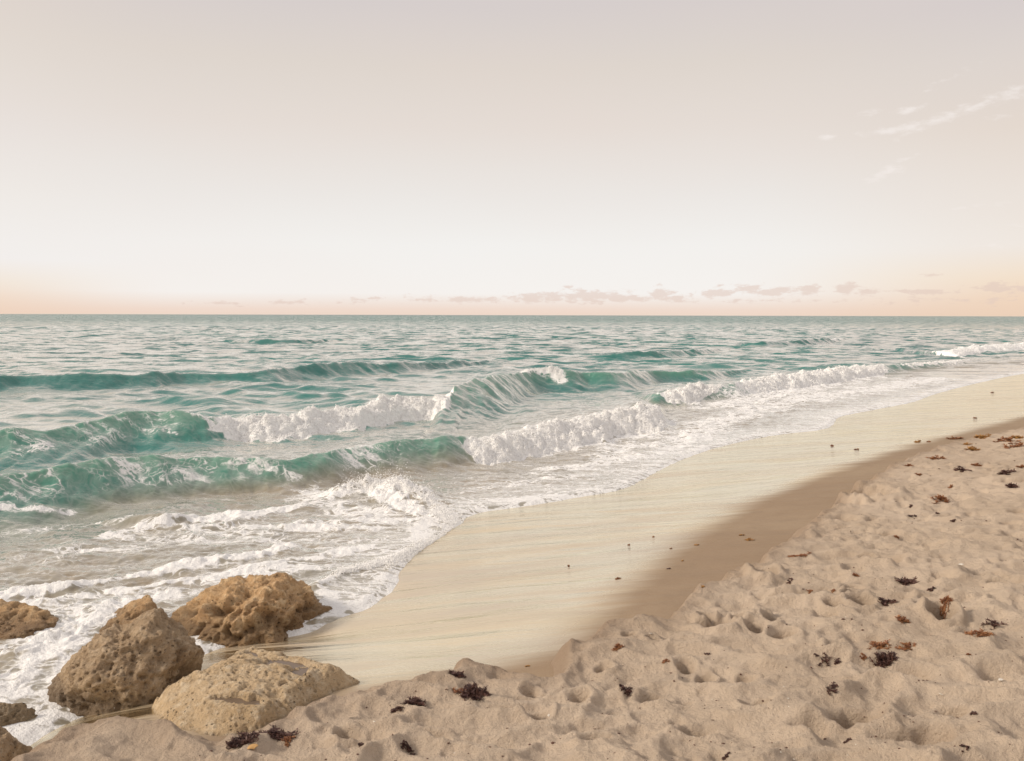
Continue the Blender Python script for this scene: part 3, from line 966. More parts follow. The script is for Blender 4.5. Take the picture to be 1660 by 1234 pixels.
byk = {w.key: w for w in WV}
froth_on_wave(byk['B'], at(340, 674, .46)[0], at(735, 630, .56)[0], 34000, 'long white foam roll breaking left of the tall green curl')
froth_on_wave(byk['C'], at(748, 705, .4)[0], at(1070, 662, .2)[0], 42000, 'thick white foam roll breaking nearest the beach in mid picture')
froth_on_wave(byk['D'], at(1075, 636, .3)[0], at(1185, 622, .34)[0], 10000, 'short white foam clump breaking right of the nearest foam roll', 1.2)
froth_on_wave(byk['D'], at(1195, 619, .35)[0], at(1436, 590, .3)[0], 22000, 'white foam roll on the shore break beyond a bare brown wave face', 1.3)
froth_on_wave(byk['D'], at(1440, 590, .3)[0], at(1570, 584, .2)[0], 3000, 'low far foam line where the shore break nears the right edge', 1.4)
froth_on_wave(byk['E'], at(1520, 570, .3)[0], at(1900, 545, .4)[0], 8000, 'farthest white foam roll meeting the right edge of the view', 1.6)


def froth_stroke(pl, z, hw, n, size, label, spray=0.0):
    S = spline(np.array([at(p[0], p[1], z)[:2] for p in pl]), 8)
    k = RNG.integers(0, len(S) - 1, n); t = RNG.random(n)[:, None]
    Q = S[k] * (1 - t) + S[k + 1] * t + RNG.normal(0, hw, (n, 2))
    zz, fo, _, _, dW = sea(Q[:, 0].copy(), Q[:, 1].copy())
    m = (fo > .55) & (dW > 0)
    Q, zz = Q[m], zz[m]
    lift = np.abs(RNG.normal(0, .008, len(Q))) + spray * RNG.exponential(.05, len(Q)) * (RNG.random(len(Q)) < .3)
    R = RNG.uniform(.0015, .006, len(Q)) * size
    R = np.where(lift > .05, R * .8, R)
    clots('surf_froth', np.stack([Q[:, 0], Q[:, 1], zz + lift], 1), R, label, 'sea foam')


froth_stroke([(850, 604), (872, 603), (895, 603), (910, 604)], .52, .10, 3000, 1.5, 'small white foam cap on top of the green curl', .4)
froth_stroke([(570, 796), (610, 792), (660, 802), (705, 820), (735, 842)], .08, .12, 7000, 1.1, 'splashing froth at the head of the swash in the middle left', 1.0)
froth_stroke([(744, 848), (722, 864), (690, 880), (650, 898), (600, 917), (550, 933)], .05, .07, 8000, .9, 'bubbly white rim of the swash tongue on the wet sand', .15)


# ------------------------------------------------------------------ rocks
def mat_rock(name, c1, c2, c3, dark):
    m, N = material(name)
    P = N.n('ShaderNodeTexCoord').outputs['Object']
    n1 = N.noise(P, 2.6, 6, .62)
    n2 = N.noise(P, 16, 6, .7)
    n3 = N.noise(P, 70, 4, .7)
    c = N.mix(N.rng(n1, .36, .64), c1, c2)
    c = N.mix(N.rng(n2, .46, .68), c, c3)
    c = N.mix(N.rng(n3, .54, .70, 0, .6), c, dark)
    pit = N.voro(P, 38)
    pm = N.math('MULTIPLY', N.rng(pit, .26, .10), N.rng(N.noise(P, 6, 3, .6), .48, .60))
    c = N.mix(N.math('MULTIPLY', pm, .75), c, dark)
    lith = N.rng(N.noise(P, 110, 2, .6), .64, .72, 0, .55)
    c = N.mix(lith, c, (.62, .54, .42, 1))
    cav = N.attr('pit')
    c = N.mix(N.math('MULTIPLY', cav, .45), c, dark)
    low = N.attr('tide')
    c = N.mix(N.math('MULTIPLY', low, .72), c, dark)
    h = N.math('ADD', N.math('MULTIPLY', n2, 1.0), N.math('MULTIPLY', n3, .55))
    h = N.math('SUBTRACT', h, N.math('MULTIPLY', pm, .7))
    h = N.math('ADD', h, N.math('MULTIPLY', N.noise(P, 220, 3, .7), .2))
    b = N.bump(h, 1.0, .034)
    s = principled(N, Base_Color=c, Roughness=N.rng(low, 0, 1, .88, .45), Normal=b)
    s.inputs['Specular IOR Level'].default_value = .3
    out(N, s.outputs[0])
    return m


OCHRE = mat_rock('ochre_limestone', (.66, .43, .225, 1), (.53, .33, .17, 1), (.78, .57, .34, 1), (.17, .105, .055, 1))
TAUPE = mat_rock('grey_brown_limestone', (.50, .36, .225, 1), (.39, .275, .17, 1), (.62, .475, .32, 1), (.12, .082, .05, 1))
PALE = mat_rock('pale_pitted_limestone', (.68, .51, .32, 1), (.57, .41, .24, 1), (.76, .62, .44, 1), (.20, .145, .09, 1))


def ico(sub):
    bm = bmesh.new(); bmesh.ops.create_icosphere(bm, subdivisions=sub, radius=1.0)
    V = np.array([v.co[:] for v in bm.verts]); F = np.array([[v.index for v in f.verts] for f in bm.faces])
    bm.free()
    return V, F


ICOS = {}


def rock(name, ctrl, mat, label, rough, seed, sub=7, soften=3, pk=1.0, grow=1.05):
    """ctrl: world points whose hull is the rough block; the surface is then weathered"""
    bm = bmesh.new()
    for p in ctrl: bm.verts.new(p)
    bmesh.ops.convex_hull(bm, input=bm.verts)
    tree = BVHTree.FromBMesh(bm)
    C = np.array(ctrl).mean(0)
    if sub not in ICOS: ICOS[sub] = ico(sub)
    D, F = ICOS[sub]
    ext = (np.array(ctrl).max(0) - np.array(ctrl).min(0)) / 2
    D = D * ext; D = D / np.linalg.norm(D, axis=1)[:, None]
    cv = Vector(C)
    R = np.empty(len(D))
    for i, d in enumerate(D):
        h = tree.ray_cast(cv, Vector(d))
        R[i] = h[3] if h[3] is not None else .2
    bm.free()
    # soften the block's edges
    E = np.vstack([F[:, [0, 1]], F[:, [1, 2]], F[:, [2, 0]]])
    deg = np.bincount(E.ravel(), minlength=len(D)).astype(float)
    for _ in range(soften * (4 if sub == 7 else 2)):
        S = np.bincount(E[:, 0], R[E[:, 1]], len(D)) + np.bincount(E[:, 1], R[E[:, 0]], len(D))
        R = .4 * R + .6 * S / deg
    V = C + D * R[:, None] * grow
    rr = np.random.default_rng(seed * 7)
    for _ in range(12):
        n_ = rr.normal(size=3); n_[2] = abs(n_[2]) * .8; n_ /= np.linalg.norm(n_)
        dd = (V - C) @ n_
        lim = dd.max() * rr.uniform(.86, .96) * (1 + .03 * fbm3(V * 3 + seed, 2, seed))
        V = V - np.maximum(dd - lim, 0)[:, None] * n_ * .92
    q = V + seed * 3.7
    big = fbm3(q * 2.3, 3, seed) * .10
    fac = np.abs(fbm3(q * 3.6, 3, seed + 5)) * -.15 + .03
    med = fbm3(q * 8, 4, seed + 9, .6, True) * .036
    w = worley3(q * 9 + fbm3(q * 6, 2, seed + 3)[:, None] * .9, seed + 2)
    hol = worley3(q * 3.3 + fbm3(q * 3, 2, seed + 8)[:, None] * .7, seed + 6)
    msk = smooth(-.15, .30, fbm3(q * 2.2, 2, seed + 7))
    pits = -smooth(.42, .10, w) * .038
    hols = -smooth(.40, .10, hol) * .15 * msk
    fine = fbm3(q * 30, 4, seed + 4, .6) * .018
    w2 = -smooth(.38, .12, worley3(q * 27, seed + 12)) * .016
    disp = (big + fac + med + (pits + hols) * pk) * rough + fine + w2
    # vertex directions: mostly outward from the core, flatter rocks upward
    nrm = D / ext; nrm /= np.linalg.norm(nrm, axis=1)[:, None]
    V = V + nrm * disp[:, None]
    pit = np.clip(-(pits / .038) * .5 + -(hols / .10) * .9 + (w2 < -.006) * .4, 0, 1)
    tide = smooth(.20, .07, V[:, 2] + .07 * fbm3(q * 5, 2, seed + 1))
    me = V - C
    o = mesh_obj(name, me, F, mat, attrs={'pit': pit, 'tide': tide})
    o.location = C
    tag(o, label, 'rock')
    return o


def P3(px, py, y):
    """point on the ray of this pixel at distance y ahead"""
    d = ray(px, py); t = y / d[1]
    return (d[0] * t, y, CAM_H + d[2] * t)


def block(rows, depth=0):
    return [P3(*r) for r in rows]


# the big leaning boulder at the left
ctrl = block([(92, 1105, 4.72), (84, 1135, 4.70), (120, 1158, 4.62), (200, 1160, 4.55), (232, 1140, 4.55), (100, 1085, 4.85),
              (150, 1035, 4.95), (205, 1006, 5.05), (248, 990, 5.15), (278, 988, 5.2), (296, 1000, 5.2), (318, 1045, 5.05), (314, 1062, 4.95),
              (300, 1078, 4.85), (262, 1105, 4.68), (240, 1020, 4.75), (180, 1060, 4.62), (120, 1110, 4.58), (285, 1040, 4.80)])
ctrl += [(p[0] + .03, p[1] + .30, -.15) for p in ctrl[:6]] + [P3(230, 1060, 5.35), P3(290, 1070, 5.4)]
rock('boulder', ctrl, TAUPE, 'big dark grey brown boulder leaning left of the flat pale rock', .80, 3, soften=1, pk=.22)
# ochre ledge behind it
ctrl = block([(122, 1050, 5.75), (150, 1025, 5.85), (190, 1003, 5.95), (215, 985, 6.0), (235, 975, 6.05), (247, 985, 6.05), (255, 1010, 5.95),
              (250, 1060, 5.6), (150, 1070, 5.5), (215, 1040, 5.45)])
ctrl += [P3(150, 1060, 6.3), P3(245, 1050, 6.4), P3(200, 1090, 5.5)]
rock('rock_ledge', ctrl, OCHRE, 'small ochre ledge rising from foam just behind the grey brown boulder', .8, 8, 6)
# the craggy block at the back right
ctrl = block([(292, 1000, 5.85), (300, 1045, 5.75), (330, 1050, 5.65), (400, 1048, 5.65), (440, 1042, 5.7), (320, 985, 5.95), (355, 960, 6.1), (375, 950, 6.15), (430, 940, 6.25),
              (455, 937, 6.3), (500, 950, 6.35), (508, 965, 6.3), (515, 990, 6.2), (535, 1003, 6.2), (500, 1010, 6.0), (460, 1035, 5.75), (420, 975, 5.85), (480, 985, 5.95), (350, 1000, 5.75)])
ctrl += [P3(320, 1030, 6.5), P3(500, 1000, 6.7), P3(400, 1090, 5.8), P3(420, 980, 6.7), P3(300, 1060, 5.9), P3(520, 1015, 6.3)]
rock('craggy_rock', ctrl, OCHRE, 'large ochre craggy rock with dark hollows standing at the edge of the swash', 1.0, 14, soften=1, grow=1.10)


# the low flat rock with pools
POOLS = [([(415, 1058), (440, 1063), (445, 1070)], .040), ([(432, 1079), (470, 1077), (500, 1082), (516, 1087)], .038),
         ([(480, 1090), (500, 1096)], .035), ([(350, 1136), (400, 1140), (440, 1148)], .022), ([(460, 1112), (475, 1120)], .02)]
POOL_Z = .312


OUT = [(234, 1142, .10), (244, 1118, .20), (266, 1092, .28), (303, 1066, .31), (345, 1048, .32), (380, 1041, .32), (410, 1037, .32), (440, 1039, .32), (470, 1048, .32), (505, 1050, .32), (545, 1067, .30),
       (575, 1085, .26), (592, 1103, .22), (572, 1114, .22), (548, 1124, .22), (520, 1140, .23), (480, 1165, .23), (430, 1188, .23), (370, 1202, .23), (310, 1200, .2), (265, 1185, .16), (240, 1162, .12)]


def build_flat():
    O = spline(np.array([at(*p)[:2] for p in OUT + OUT[:1]]), 6)
    x0, y0 = O.min(0) - .1; x1, y1 = O.max(0) + .1
    gx = np.arange(x0, x1, .0052); gy = np.arange(y0, y1, .0052)
    X, Y = np.meshgrid(gx, gy, indexing='ij')
    x, y = X.ravel(), Y.ravel()
    ins = np.zeros(len(x), bool)
    for a_, b_ in zip(O[:-1], O[1:]):
        c_ = ((a_[1] > y) != (b_[1] > y)) & (x < (b_[0] - a_[0]) * (y - a_[1]) / (b_[1] - a_[1] + 1e-12) + a_[0])
        ins ^= c_
    d = dist_poly(x, y, O, signed=False) * np.where(ins, 1, -1)
    d = d + fbm2(x * 6, y * 6, 4, 210) * .05 + fbm2(x * 2.6, y * 2.6, 2, 211) * .05
    t = np.clip(d / .36, 0, 1)
    prof = 1 - (1 - t) ** 2.3
    q = np.stack([x, y, np.zeros_like(x)], 1)
    plat = POOL_Z + .026 + .018 * fbm2(x * 3, y * 3, 3, 201) + .022 * fbm2(x * 5.5, y * 8, 4, 202, ridged=True) + .010 * fbm2(x * 22, y * 22, 4, 203)
    w = worley3(q * 13 + fbm2(x * 8, y * 8, 2, 5)[:, None] * .6, 3); w2 = worley3(q * 32, 9)
    msk = smooth(-.2, .4, fbm2(x * 3, y * 3, 3, 205))
    pits = smooth(.42, .12, w) * .026 * msk; p2 = smooth(.36, .12, w2) * .013
    gz = wet_h(x.copy(), y.copy()) - .03
    z = gz + (plat - gz) * prof
    wob = fbm2(x * 11, y * 11, 4, 200)
    pd = np.full_like(x, 9.)
    for pl, hw in POOLS:
        S = spline(np.array([at(p[0], p[1], POOL_Z)[:2] for p in pl]), 5)
        pd = np.minimum(pd, dist_poly(x, y, S, signed=False) / hw)
    fl = smooth(.015, .15, d + .05 * wob) * smooth(4.6, 2.2, pd + 1.5 * wob)
    z = z * (1 - fl) + np.maximum(z, POOL_Z + .012 + .02 * np.abs(wob)) * fl
    for pl, hw in POOLS:
        S = spline(np.array([at(p[0], p[1], POOL_Z)[:2] for p in pl]), 5)
        dd = dist_poly(x, y, S, signed=False) + wob * .045
        g = smooth(hw * 1.7, hw * .9, dd) * smooth(.14, .20, d)
        rim = np.exp(-((dd - hw * 1.9) / (hw * .5)) ** 2) * smooth(.05, .12, d)
        z = z * (1 - g) + np.minimum(z, POOL_Z - .012) * g
        z = np.where(g < .02, np.maximum(z, (POOL_Z + .006 + .008 * wob) * rim), z)
        pits = pits * (1 - g)
    z = z - pits - p2 - .004 * np.abs(wob)
    z = np.where(np.abs(z - POOL_Z) < .002, POOL_Z - .003, z)
    pit = np.clip(pits / .026 * .6 + p2 / .013 * .6, 0, 1)
    keep = (d > -.02).reshape(X.shape)
    water = np.zeros(len(x), bool)
    for pl, hw in POOLS:
        S = spline(np.array([at(p[0], p[1], POOL_Z)[:2] for p in pl]), 5)
        water |= dist_poly(x, y, S, signed=False) + wob * .045 < hw * 2.4
    water &= d > .15
    F = grid_faces(*X.shape, keep)[:, ::-1]
    C = np.array([O[:, 0].mean(), O[:, 1].mean(), 0])
    V, F, A = compact(np.stack([x, y, z], 1) - C, F, {'pit': pit, 'tide': smooth(.05, .02, z - gz)})
    o = mesh_obj('flat_rock', V, F, PALE, attrs=A)
    o.location = C
    tag(o, 'low flat pale pitted rock holding shallow pools beside the dry sand', 'rock')
    F = grid_faces(*X.shape, water.reshape(X.shape))[:, ::-1]
    V, F, _ = compact(np.stack([x, y, np.full_like(x, POOL_Z)], 1), F, {})
    return V, F


def mat_pool():
    m, N = material('pool_water')
    P = N.n('ShaderNodeTexCoord').outputs['Object']
    b = N.bump(N.noise(P, 22, 3, .5), .35, .008)
    s = principled(N, Base_Color=(.17, .125, .09, 1), Roughness=.04, IOR=1.333, Normal=b)
    out(N, s.outputs[0])
    return m


PW = mat_pool()
PV, PF = build_flat()
o = mesh_obj('rock_pool', PV, PF, PW, smooth_=False)
tag(o, 'still grey brown water lying in the hollows of the flat rock', 'pool', kind='structure')

# ochre rock cut by the left edge
ctrl = block([(-120, 1000, 5.9), (-60, 975, 6.0), (0, 975, 6.0), (30, 987, 5.95), (70, 998, 5.9), (92, 1002, 5.85), (80, 1018, 5.7), (30, 1025, 5.6), (0, 1046, 5.5), (-80, 1060, 5.4), (-100, 1040, 6.3), (60, 1030, 6.2)])
ctrl += [P3(-60, 1090, 5.5), P3(40, 1060, 5.7), P3(80, 1030, 5.9)]
rock('shore_rock', ctrl, OCHRE, 'ochre rock in the surf cut off by the left edge of the picture', .6, 30, 6)
# half-drowned yellowish stone
ctrl = [tuple(at(px, py, z)) for px, py, z in [(-60, 1150, .10), (0, 1140, .12), (40, 1142, .10), (62, 1156, .05), (40, 1170, .03), (0, 1175, .05), (-50, 1180, .05)]]
ctrl += [(p[0], p[1], -.15) for p in ctrl]
rock('sunken_stone', ctrl, PALE, 'half sunken yellowish stone awash below the left edge rock', .35, 36, 6)
ctrl = [tuple(at(px, py, z)) for px, py, z in [(-80, 1200, .38), (-20, 1178, .38), (10, 1180, .36), (30, 1196, .32), (52, 1212, .22), (40, 1225, .22), (0, 1240, .26), (-60, 1250, .3)]]
ctrl += [(p[0], p[1], -.1) for p in ctrl]
rock('corner_rock', ctrl, TAUPE, 'brown rock half buried in sand in the bottom left corner', .35, 41, 6)


# ------------------------------------------------------------------ seaweed
def mat_weed(name, c1, c2):
    m, N = material(name)
    P = N.n('ShaderNodeTexCoord').outputs['Object']
    c = N.mix(N.rng(N.noise(P, 30, 3, .6), .35, .65), c1, c2)
    s = principled(N, Base_Color=c, Roughness=.6)
    out(N, s.outputs[0])
    return m


DARKW = mat_weed('dark_seaweed', (.060, .026, .022, 1), (.13, .058, .040, 1))
RUSTW = mat_weed('rusty_seaweed', (.20, .075, .032, 1), (.34, .15, .055, 1))
GOLDW = mat_weed('golden_seaweed', (.42, .22, .05, 1), (.30, .14, .04, 1))


def ground_z(x, y):
    x = np.atleast_1d(np.asarray(x, float)); y = np.atleast_1d(np.asarray(y, float))
    return np.maximum(dry_h(x.copy(), y.copy()), wet_h(x, y))


def ground_at(px, py):
    d = ray(px, py); d = d / np.linalg.norm(d)
    t = np.exp(np.linspace(math.log(2.0), math.log(70), 2500))
    X, Y, Z = d[0] * t, d[1] * t, CAM_H + d[2] * t
    hit = np.where(Z < ground_z(X, Y))[0]
    i = hit[0] if len(hit) else len(t) - 1
    return np.array([X[i], Y[i], float(ground_z(X[i], Y[i])[0])])


def weed(px, py, wpx, hpx, mat, label, strands, seed, group='seaweed clumps washed up on the sand', name='seaweed_clump', tall=1.0):
    rg = np.random.default_rng(seed)
    c = ground_at(px, py)
    wpx *= .72; hpx *= .72; tall *= .65
    dist = math.hypot(c[0], c[1])
    rx = wpx / FPX * dist * .5
    ry = min(hpx / FPX * dist * dist / 1.6 * .5, rx * .75)
    fat = max(1.0, dist / 5.0)
    V, F = [], []

    def tube(a, b, ra, rb):
        d = b - a; L = np.linalg.norm(d) + 1e-9; d = d / L
        u = np.cross(d, [.3, .2, 1]); u /= np.linalg.norm(u) + 1e-9; v = np.cross(d, u)
        n = len(V)
        for p, r_ in ((a, ra), (b, rb)):
            for k in range(4):
                t = k * math.pi / 2
                V.append(p + r_ * (math.cos(t) * u + math.sin(t) * v))
        for k in range(4):
            q = (k + 1) % 4
            F.append((n + k, n + q, n + 4 + q, n + 4 + k))

    def leaf(p, d, L, w):
        s = np.cross(d, [0, 0, 1]) + rg.normal(0, .5, 3); s /= np.linalg.norm(s) + 1e-9
        n = len(V)
        mid_ = p + d * L * .5
        up = np.array([0, 0, w * .25])
        V.extend([p, mid_ + s * w + up, p + d * L, mid_ - s * w + up])
        F.append((n, n + 1, n + 2, n + 3))

    starts = []
    for s in range(strands):
        ang = rg.uniform(0, 2 * math.pi); q = rg.random() ** .6
        p = np.array([c[0] + math.cos(ang) * q * rx * .8, c[1] + math.sin(ang) * q * ry * .8, 0.0])
        head = rg.uniform(0, 2 * math.pi)
        zz = 0.004; stp = rx * rg.uniform(.10, .22)
        zmax = tall * min(rx, .12) * rg.uniform(.1, .9) * (1 - .6 * q)
        zl = zmax * rg.random()
        path = []
        for k in range(rg.integers(4, 8)):
            path.append((p[0], p[1], zl))
            head += rg.normal(0, .7)
            p = p + np.array([math.cos(head) * stp, math.sin(head) * stp * max(ry / rx, .35), 0])
            zl = np.clip(zl + rg.normal(0, zmax * .4), .002, zmax + .003)
        path = np.array(path)
        gz = ground_z(path[:, 0], path[:, 1])
        path[:, 2] += gz
        for a, b in zip(path[:-1], path[1:]):
            tube(a, b, .0022 * fat, .0016 * fat)
            d = (b - a); d = d / (np.linalg.norm(d) + 1e-9)
            for _ in range(3):
                dd = d + rg.normal(0, .8, 3); dd[2] = abs(dd[2]) * .6 * tall; dd /= np.linalg.norm(dd)
                leaf(a + (b - a) * rg.random(), dd, min(rg.uniform(.010, .024) * fat, rx * .45), rg.uniform(.002, .0045) * fat)
            if rg.random() < .4:
                n = len(V)
                pc = a + np.array([0, 0, .003])
                rr_ = .0028 * fat
                for v in ((1, 0, 0), (0, 1, 0), (-1, 0, 0), (0, -1, 0), (0, 0, 1), (0, 0, -1)):
                    V.append(pc + rr_ * np.array(v))
                for k in range(4):
                    F.append((n + k, n + (k + 1) % 4, n + 4, n + 4)); F.append((n + (k + 1) % 4, n + k, n + 5, n + 5))
    V = np.array(V) - c
    me = bpy.data.meshes.new(name)
    me.from_pydata([tuple(v) for v in V], [], [tuple(dict.fromkeys(f)) for f in F])
    me.materials.append(mat)
    o = bpy.data.objects.new(name, me); COL.objects.link(o); o.location = c
    tag(o, label, 'seaweed', group)
    return o


weed(770, 1125, 62, 62, DARKW, 'largest dark brown seaweed tuft in the bottom middle of the sand', 70, 1, tall=1.5)
weed(743, 1098, 36, 16, DARKW, 'small dark seaweed tuft right behind the largest tuft', 22, 2)
weed(745, 1122, 34, 26, RUSTW, 'thin reddish seaweed strand touching the left side of the largest tuft', 14, 3)
weed(672, 1142, 40, 28, DARKW, 'dark brown seaweed tuft halfway between the largest tuft and the flat rock', 40, 4, tall=1.2)
weed(643, 1152, 26, 24, DARKW, 'ragged dark seaweed wisp on the left flank of the middle tuft', 18, 5)
weed(395, 1203, 56, 34, DARKW, 'wide dark seaweed mat in front of the flat rock', 60, 6)
weed(450, 1192, 70, 18, DARKW, 'long thin dark seaweed trail running right from the mat by the flat rock', 40, 7, tall=.7)
weed(468, 1204, 26, 12, RUSTW, 'small reddish seaweed scrap under the long thin trail', 14, 8)
weed(1435, 1077, 36, 26, DARKW, 'round dark purple seaweed ball on the lower right sand', 60, 9, tall=1.5)
weed(1334, 1072, 30, 18, DARKW, 'forked dark seaweed twig left of the round ball', 9, 10, tall=.6)
weed(1358, 1075, 14, 14, DARKW, 'tiny dark seaweed knot between the twig and the round ball', 12, 11)
weed(1399, 1068, 14, 8, RUSTW, 'tiny rusty seaweed scrap close behind the round ball', 8, 12)
weed(1530, 988, 26, 10, RUSTW, 'orange brown seaweed tuft perched on the rim of a deep footprint', 26, 13, tall=1.2)
weed(1463, 1007, 24, 9, RUSTW, 'rusty seaweed tuft left of the deep footprint', 20, 14)
weed(1470, 946, 36, 12, DARKW, 'dark seaweed bunch in the middle of the right sand', 34, 15)
weed(1436, 980, 34, 12, DARKW, 'slanting dark seaweed strip below the middle bunch', 20, 16, tall=.7)
weed(1509, 958, 14, 10, DARKW, 'little dark seaweed knot right of the middle bunch', 12, 17)
weed(1388, 934, 14, 7, RUSTW, 'small rusty seaweed tuft above two footprints', 12, 18)
weed(1585, 1027, 40, 12, RUSTW, 'rust brown seaweed strip right of the deep footprint', 24, 19, tall=.7)
weed(1612, 1014, 30, 10, DARKW, 'dark seaweed strip at the far end of the rust brown strip', 16, 20)
weed(1425, 1050, 40, 10, RUSTW, 'flat rusty seaweed trail behind the round ball', 20, 21, tall=.6)
weed(1470, 1052, 30, 12, RUSTW, 'brown seaweed crumbs at the right end of the rusty trail', 18, 22, tall=.6)
weed(1308, 900, 52, 4, RUSTW, 'long hair thin reddish seaweed string near the sand edge', 7, 23, tall=.2)
weed(1345, 1118, 26, 12, DARKW, 'faint dark seaweed wisps below the forked twig', 8, 24, tall=.5)
weed(1078, 1074, 16, 8, RUSTW, 'rusty seaweed scrap beside a hollow left of the lower sand', 10, 25)
weed(1002, 1052, 24, 22, RUSTW, 'upright rusty seaweed sprig on the sand lip next to the damp beach', 16, 26, tall=1.3)
weed(1015, 1120, 26, 12, DARKW, 'brown seaweed scrap in a hollow right of the largest tuft', 16, 27)
weed(1578, 1157, 14, 8, DARKW, 'small dark seaweed speck near the lower right corner', 9, 28)
weed(1374, 1203, 14, 8, DARKW, 'dark seaweed crumb close to the bottom edge on the right', 9, 29)
weed(1562, 1215, 16, 10, DARKW, 'dark seaweed crumb low by the bottom right corner', 9, 30)
weed(1177, 1229, 18, 6, DARKW, 'dark seaweed crumb on the bottom edge of the sand', 9, 31)
weed(660, 1213, 30, 8, DARKW, 'thin dark seaweed line on the bottom sand below the middle tuft', 12, 32, tall=.5)
weed(584, 1210, 16, 10, DARKW, 'small dark seaweed patch on the bottom sand left of the thin line', 12, 33)
weed(1147, 1062, 12, 8, DARKW, 'dark seaweed bit in a footprint on the lower sand', 7, 34)
weed(1278, 945, 16, 7, DARKW, 'dark seaweed flecks in disturbed sand right of the first edge hole', 9, 35)
weed(1313, 960, 16, 6, RUSTW, 'reddish seaweed flecks below the disturbed sand', 8, 36)
weed(1350, 960, 10, 10, RUSTW, 'tiny reddish seaweed sprig left of two footprints', 7, 37)
weed(1570, 1062, 10, 5, RUSTW, 'single rusty seaweed dot on pale lower right sand', 6, 38)
# wrack line at the top of the beach
WR = [(1548, 712, 22, 6, RUSTW, 'rusty seaweed heap at the left end of the far wrack line'), (1590, 711, 40, 5, GOLDW, 'golden brown seaweed band in the far wrack line'),
      (1625, 716, 44, 7, RUSTW, 'thick rusty seaweed heap on a low sand hump at the far right'), (1650, 710, 22, 5, GOLDW, 'golden seaweed tuft at the far right edge'),
      (1568, 721, 16, 6, GOLDW, 'golden seaweed tuft just below the far wrack line'), (1577, 730, 30, 5, GOLDW, 'pale golden seaweed strand under the far golden tuft'),
      (1640, 726, 36, 6, RUSTW, 'rusty seaweed strand at the right edge below the thick heap'), (1475, 755, 18, 5, RUSTW, 'rusty seaweed pair of scraps at the sand edge'),
      (1520, 744, 26, 4, RUSTW, 'brown seaweed strand right of the sand edge scraps'), (1583, 755, 18, 5, RUSTW, 'small rusty seaweed tuft on the far right sand'),
      (1560, 763, 26, 6, DARKW, 'dark seaweed tuft below the small rusty tuft'), (1632, 768, 30, 6, DARKW, 'dark seaweed strand on the far right sand'),
      (1655, 758, 14, 6, RUSTW, 'rusty seaweed clod cut by the right edge'), (1487, 717, 14, 3, GOLDW, 'small golden tuft on wet sand at far right'),
      (1505, 717, 8, 2, RUSTW, 'tiny rusty tuft beside the golden one on the wet sand'), (1525, 812, 40, 7, RUSTW, 'scattered brown seaweed in the middle of the far sand'),
      (1640, 790, 30, 5, DARKW, 'low dark seaweed strip by the right edge'), (1490, 771, 12, 3, RUSTW, 'small brown seaweed fleck on the far sand'),
      (1540, 790, 12, 3, RUSTW, 'single rusty fleck on far sand above the scattered brown seaweed'), (1476, 822, 8, 4, DARKW, 'dark speck of seaweed left of the scattered brown seaweed'),
      (1519, 833, 8, 3, DARKW, 'dark speck of seaweed under the scattered brown seaweed'), (1480, 839, 16, 4, DARKW, 'dark seaweed fleck on flat sand above the footprints'),
      (1452, 872, 10, 3, RUSTW, 'brown seaweed fleck beside a footprint'), (1545, 847, 8, 4, DARKW, 'dark fleck of seaweed on bare flat sand')]
for i, (a, b, c, d, mt, lab) in enumerate(WR):
    weed(a, b, c, d, mt, lab, 14 if c > 20 else 10, 60 + i, group='seaweed along the far sand', tall=.9)
# golden tufts on the damp and shining sand
for i, (a, b, c, d, mt, lab) in enumerate([(1212, 876, 20, 5, GOLDW, 'larger golden seaweed tuft on the smooth damp sand'),
                                           (1203, 868, 12, 5, GOLDW, 'golden seaweed scrap just behind the larger golden tuft'),
                                           (1129, 884, 10, 6, GOLDW, 'golden seaweed tuft where the shine of the wet sand ends'),
                                           (1106, 910, 6, 3, GOLDW, 'tiny golden seaweed scrap on the damp sand'),
                                           (1085, 923, 8, 2, DARKW, 'flat dark weed scrap on the damp sand'),
                                           (1140, 953, 8, 4, GOLDW, 'golden seaweed scrap hanging on the sand lip'),
                                           (854, 1081, 8, 3, GOLDW, 'small golden scrap on the damp sand near the lip'),
                                           (1000, 939, 12, 2, RUSTW, 'brown weed scrap on the middle of the shining sand'),
                                           (1059, 871, 6, 3, RUSTW, 'round brown weed bead on the shining sand'),
                                           (1020, 884, 6, 4, RUSTW, 'brown weed bead left of the round bead'),
                                           (922, 918, 6, 3, RUSTW, 'lone brown weed bead on the left of the shining sand'),
                                           (1087, 890, 5, 3, RUSTW, 'brown weed bead close to the end of the shine'),
                                           (1349, 723, 8, 3, RUSTW, 'brown weed bead on the far shining sand'),
                                           (1389, 729, 8, 3, RUSTW, 'brown weed bead on far shining sand right of its twin'),
                                           (1608, 637, 6, 2, RUSTW, 'brown weed bead high on the far wet sand'),
                                           (1580, 678, 8, 2, RUSTW, 'brown weed bead on the far wet sand near the right edge')]):
    weed(a, b, c, d, mt, lab, 7, 120 + i, group='weed scraps on the smooth wet sand', name='seaweed_scrap', tall=.8)


# ------------------------------------------------------------------ shells, chips and crumbs too many to count
def mat_plain(name, c, rough=.6):
    m, N = material(name)
    P = N.n('ShaderNodeTexCoord').outputs['Object']
    cc = N.mix(N.noise(P, 60, 2, .5), c, tuple(q * .75 for q in c[:3]) + (1,))
    s = principled(N, Base_Color=cc, Roughness=rough)
    out(N, s.outputs[0])
    return m


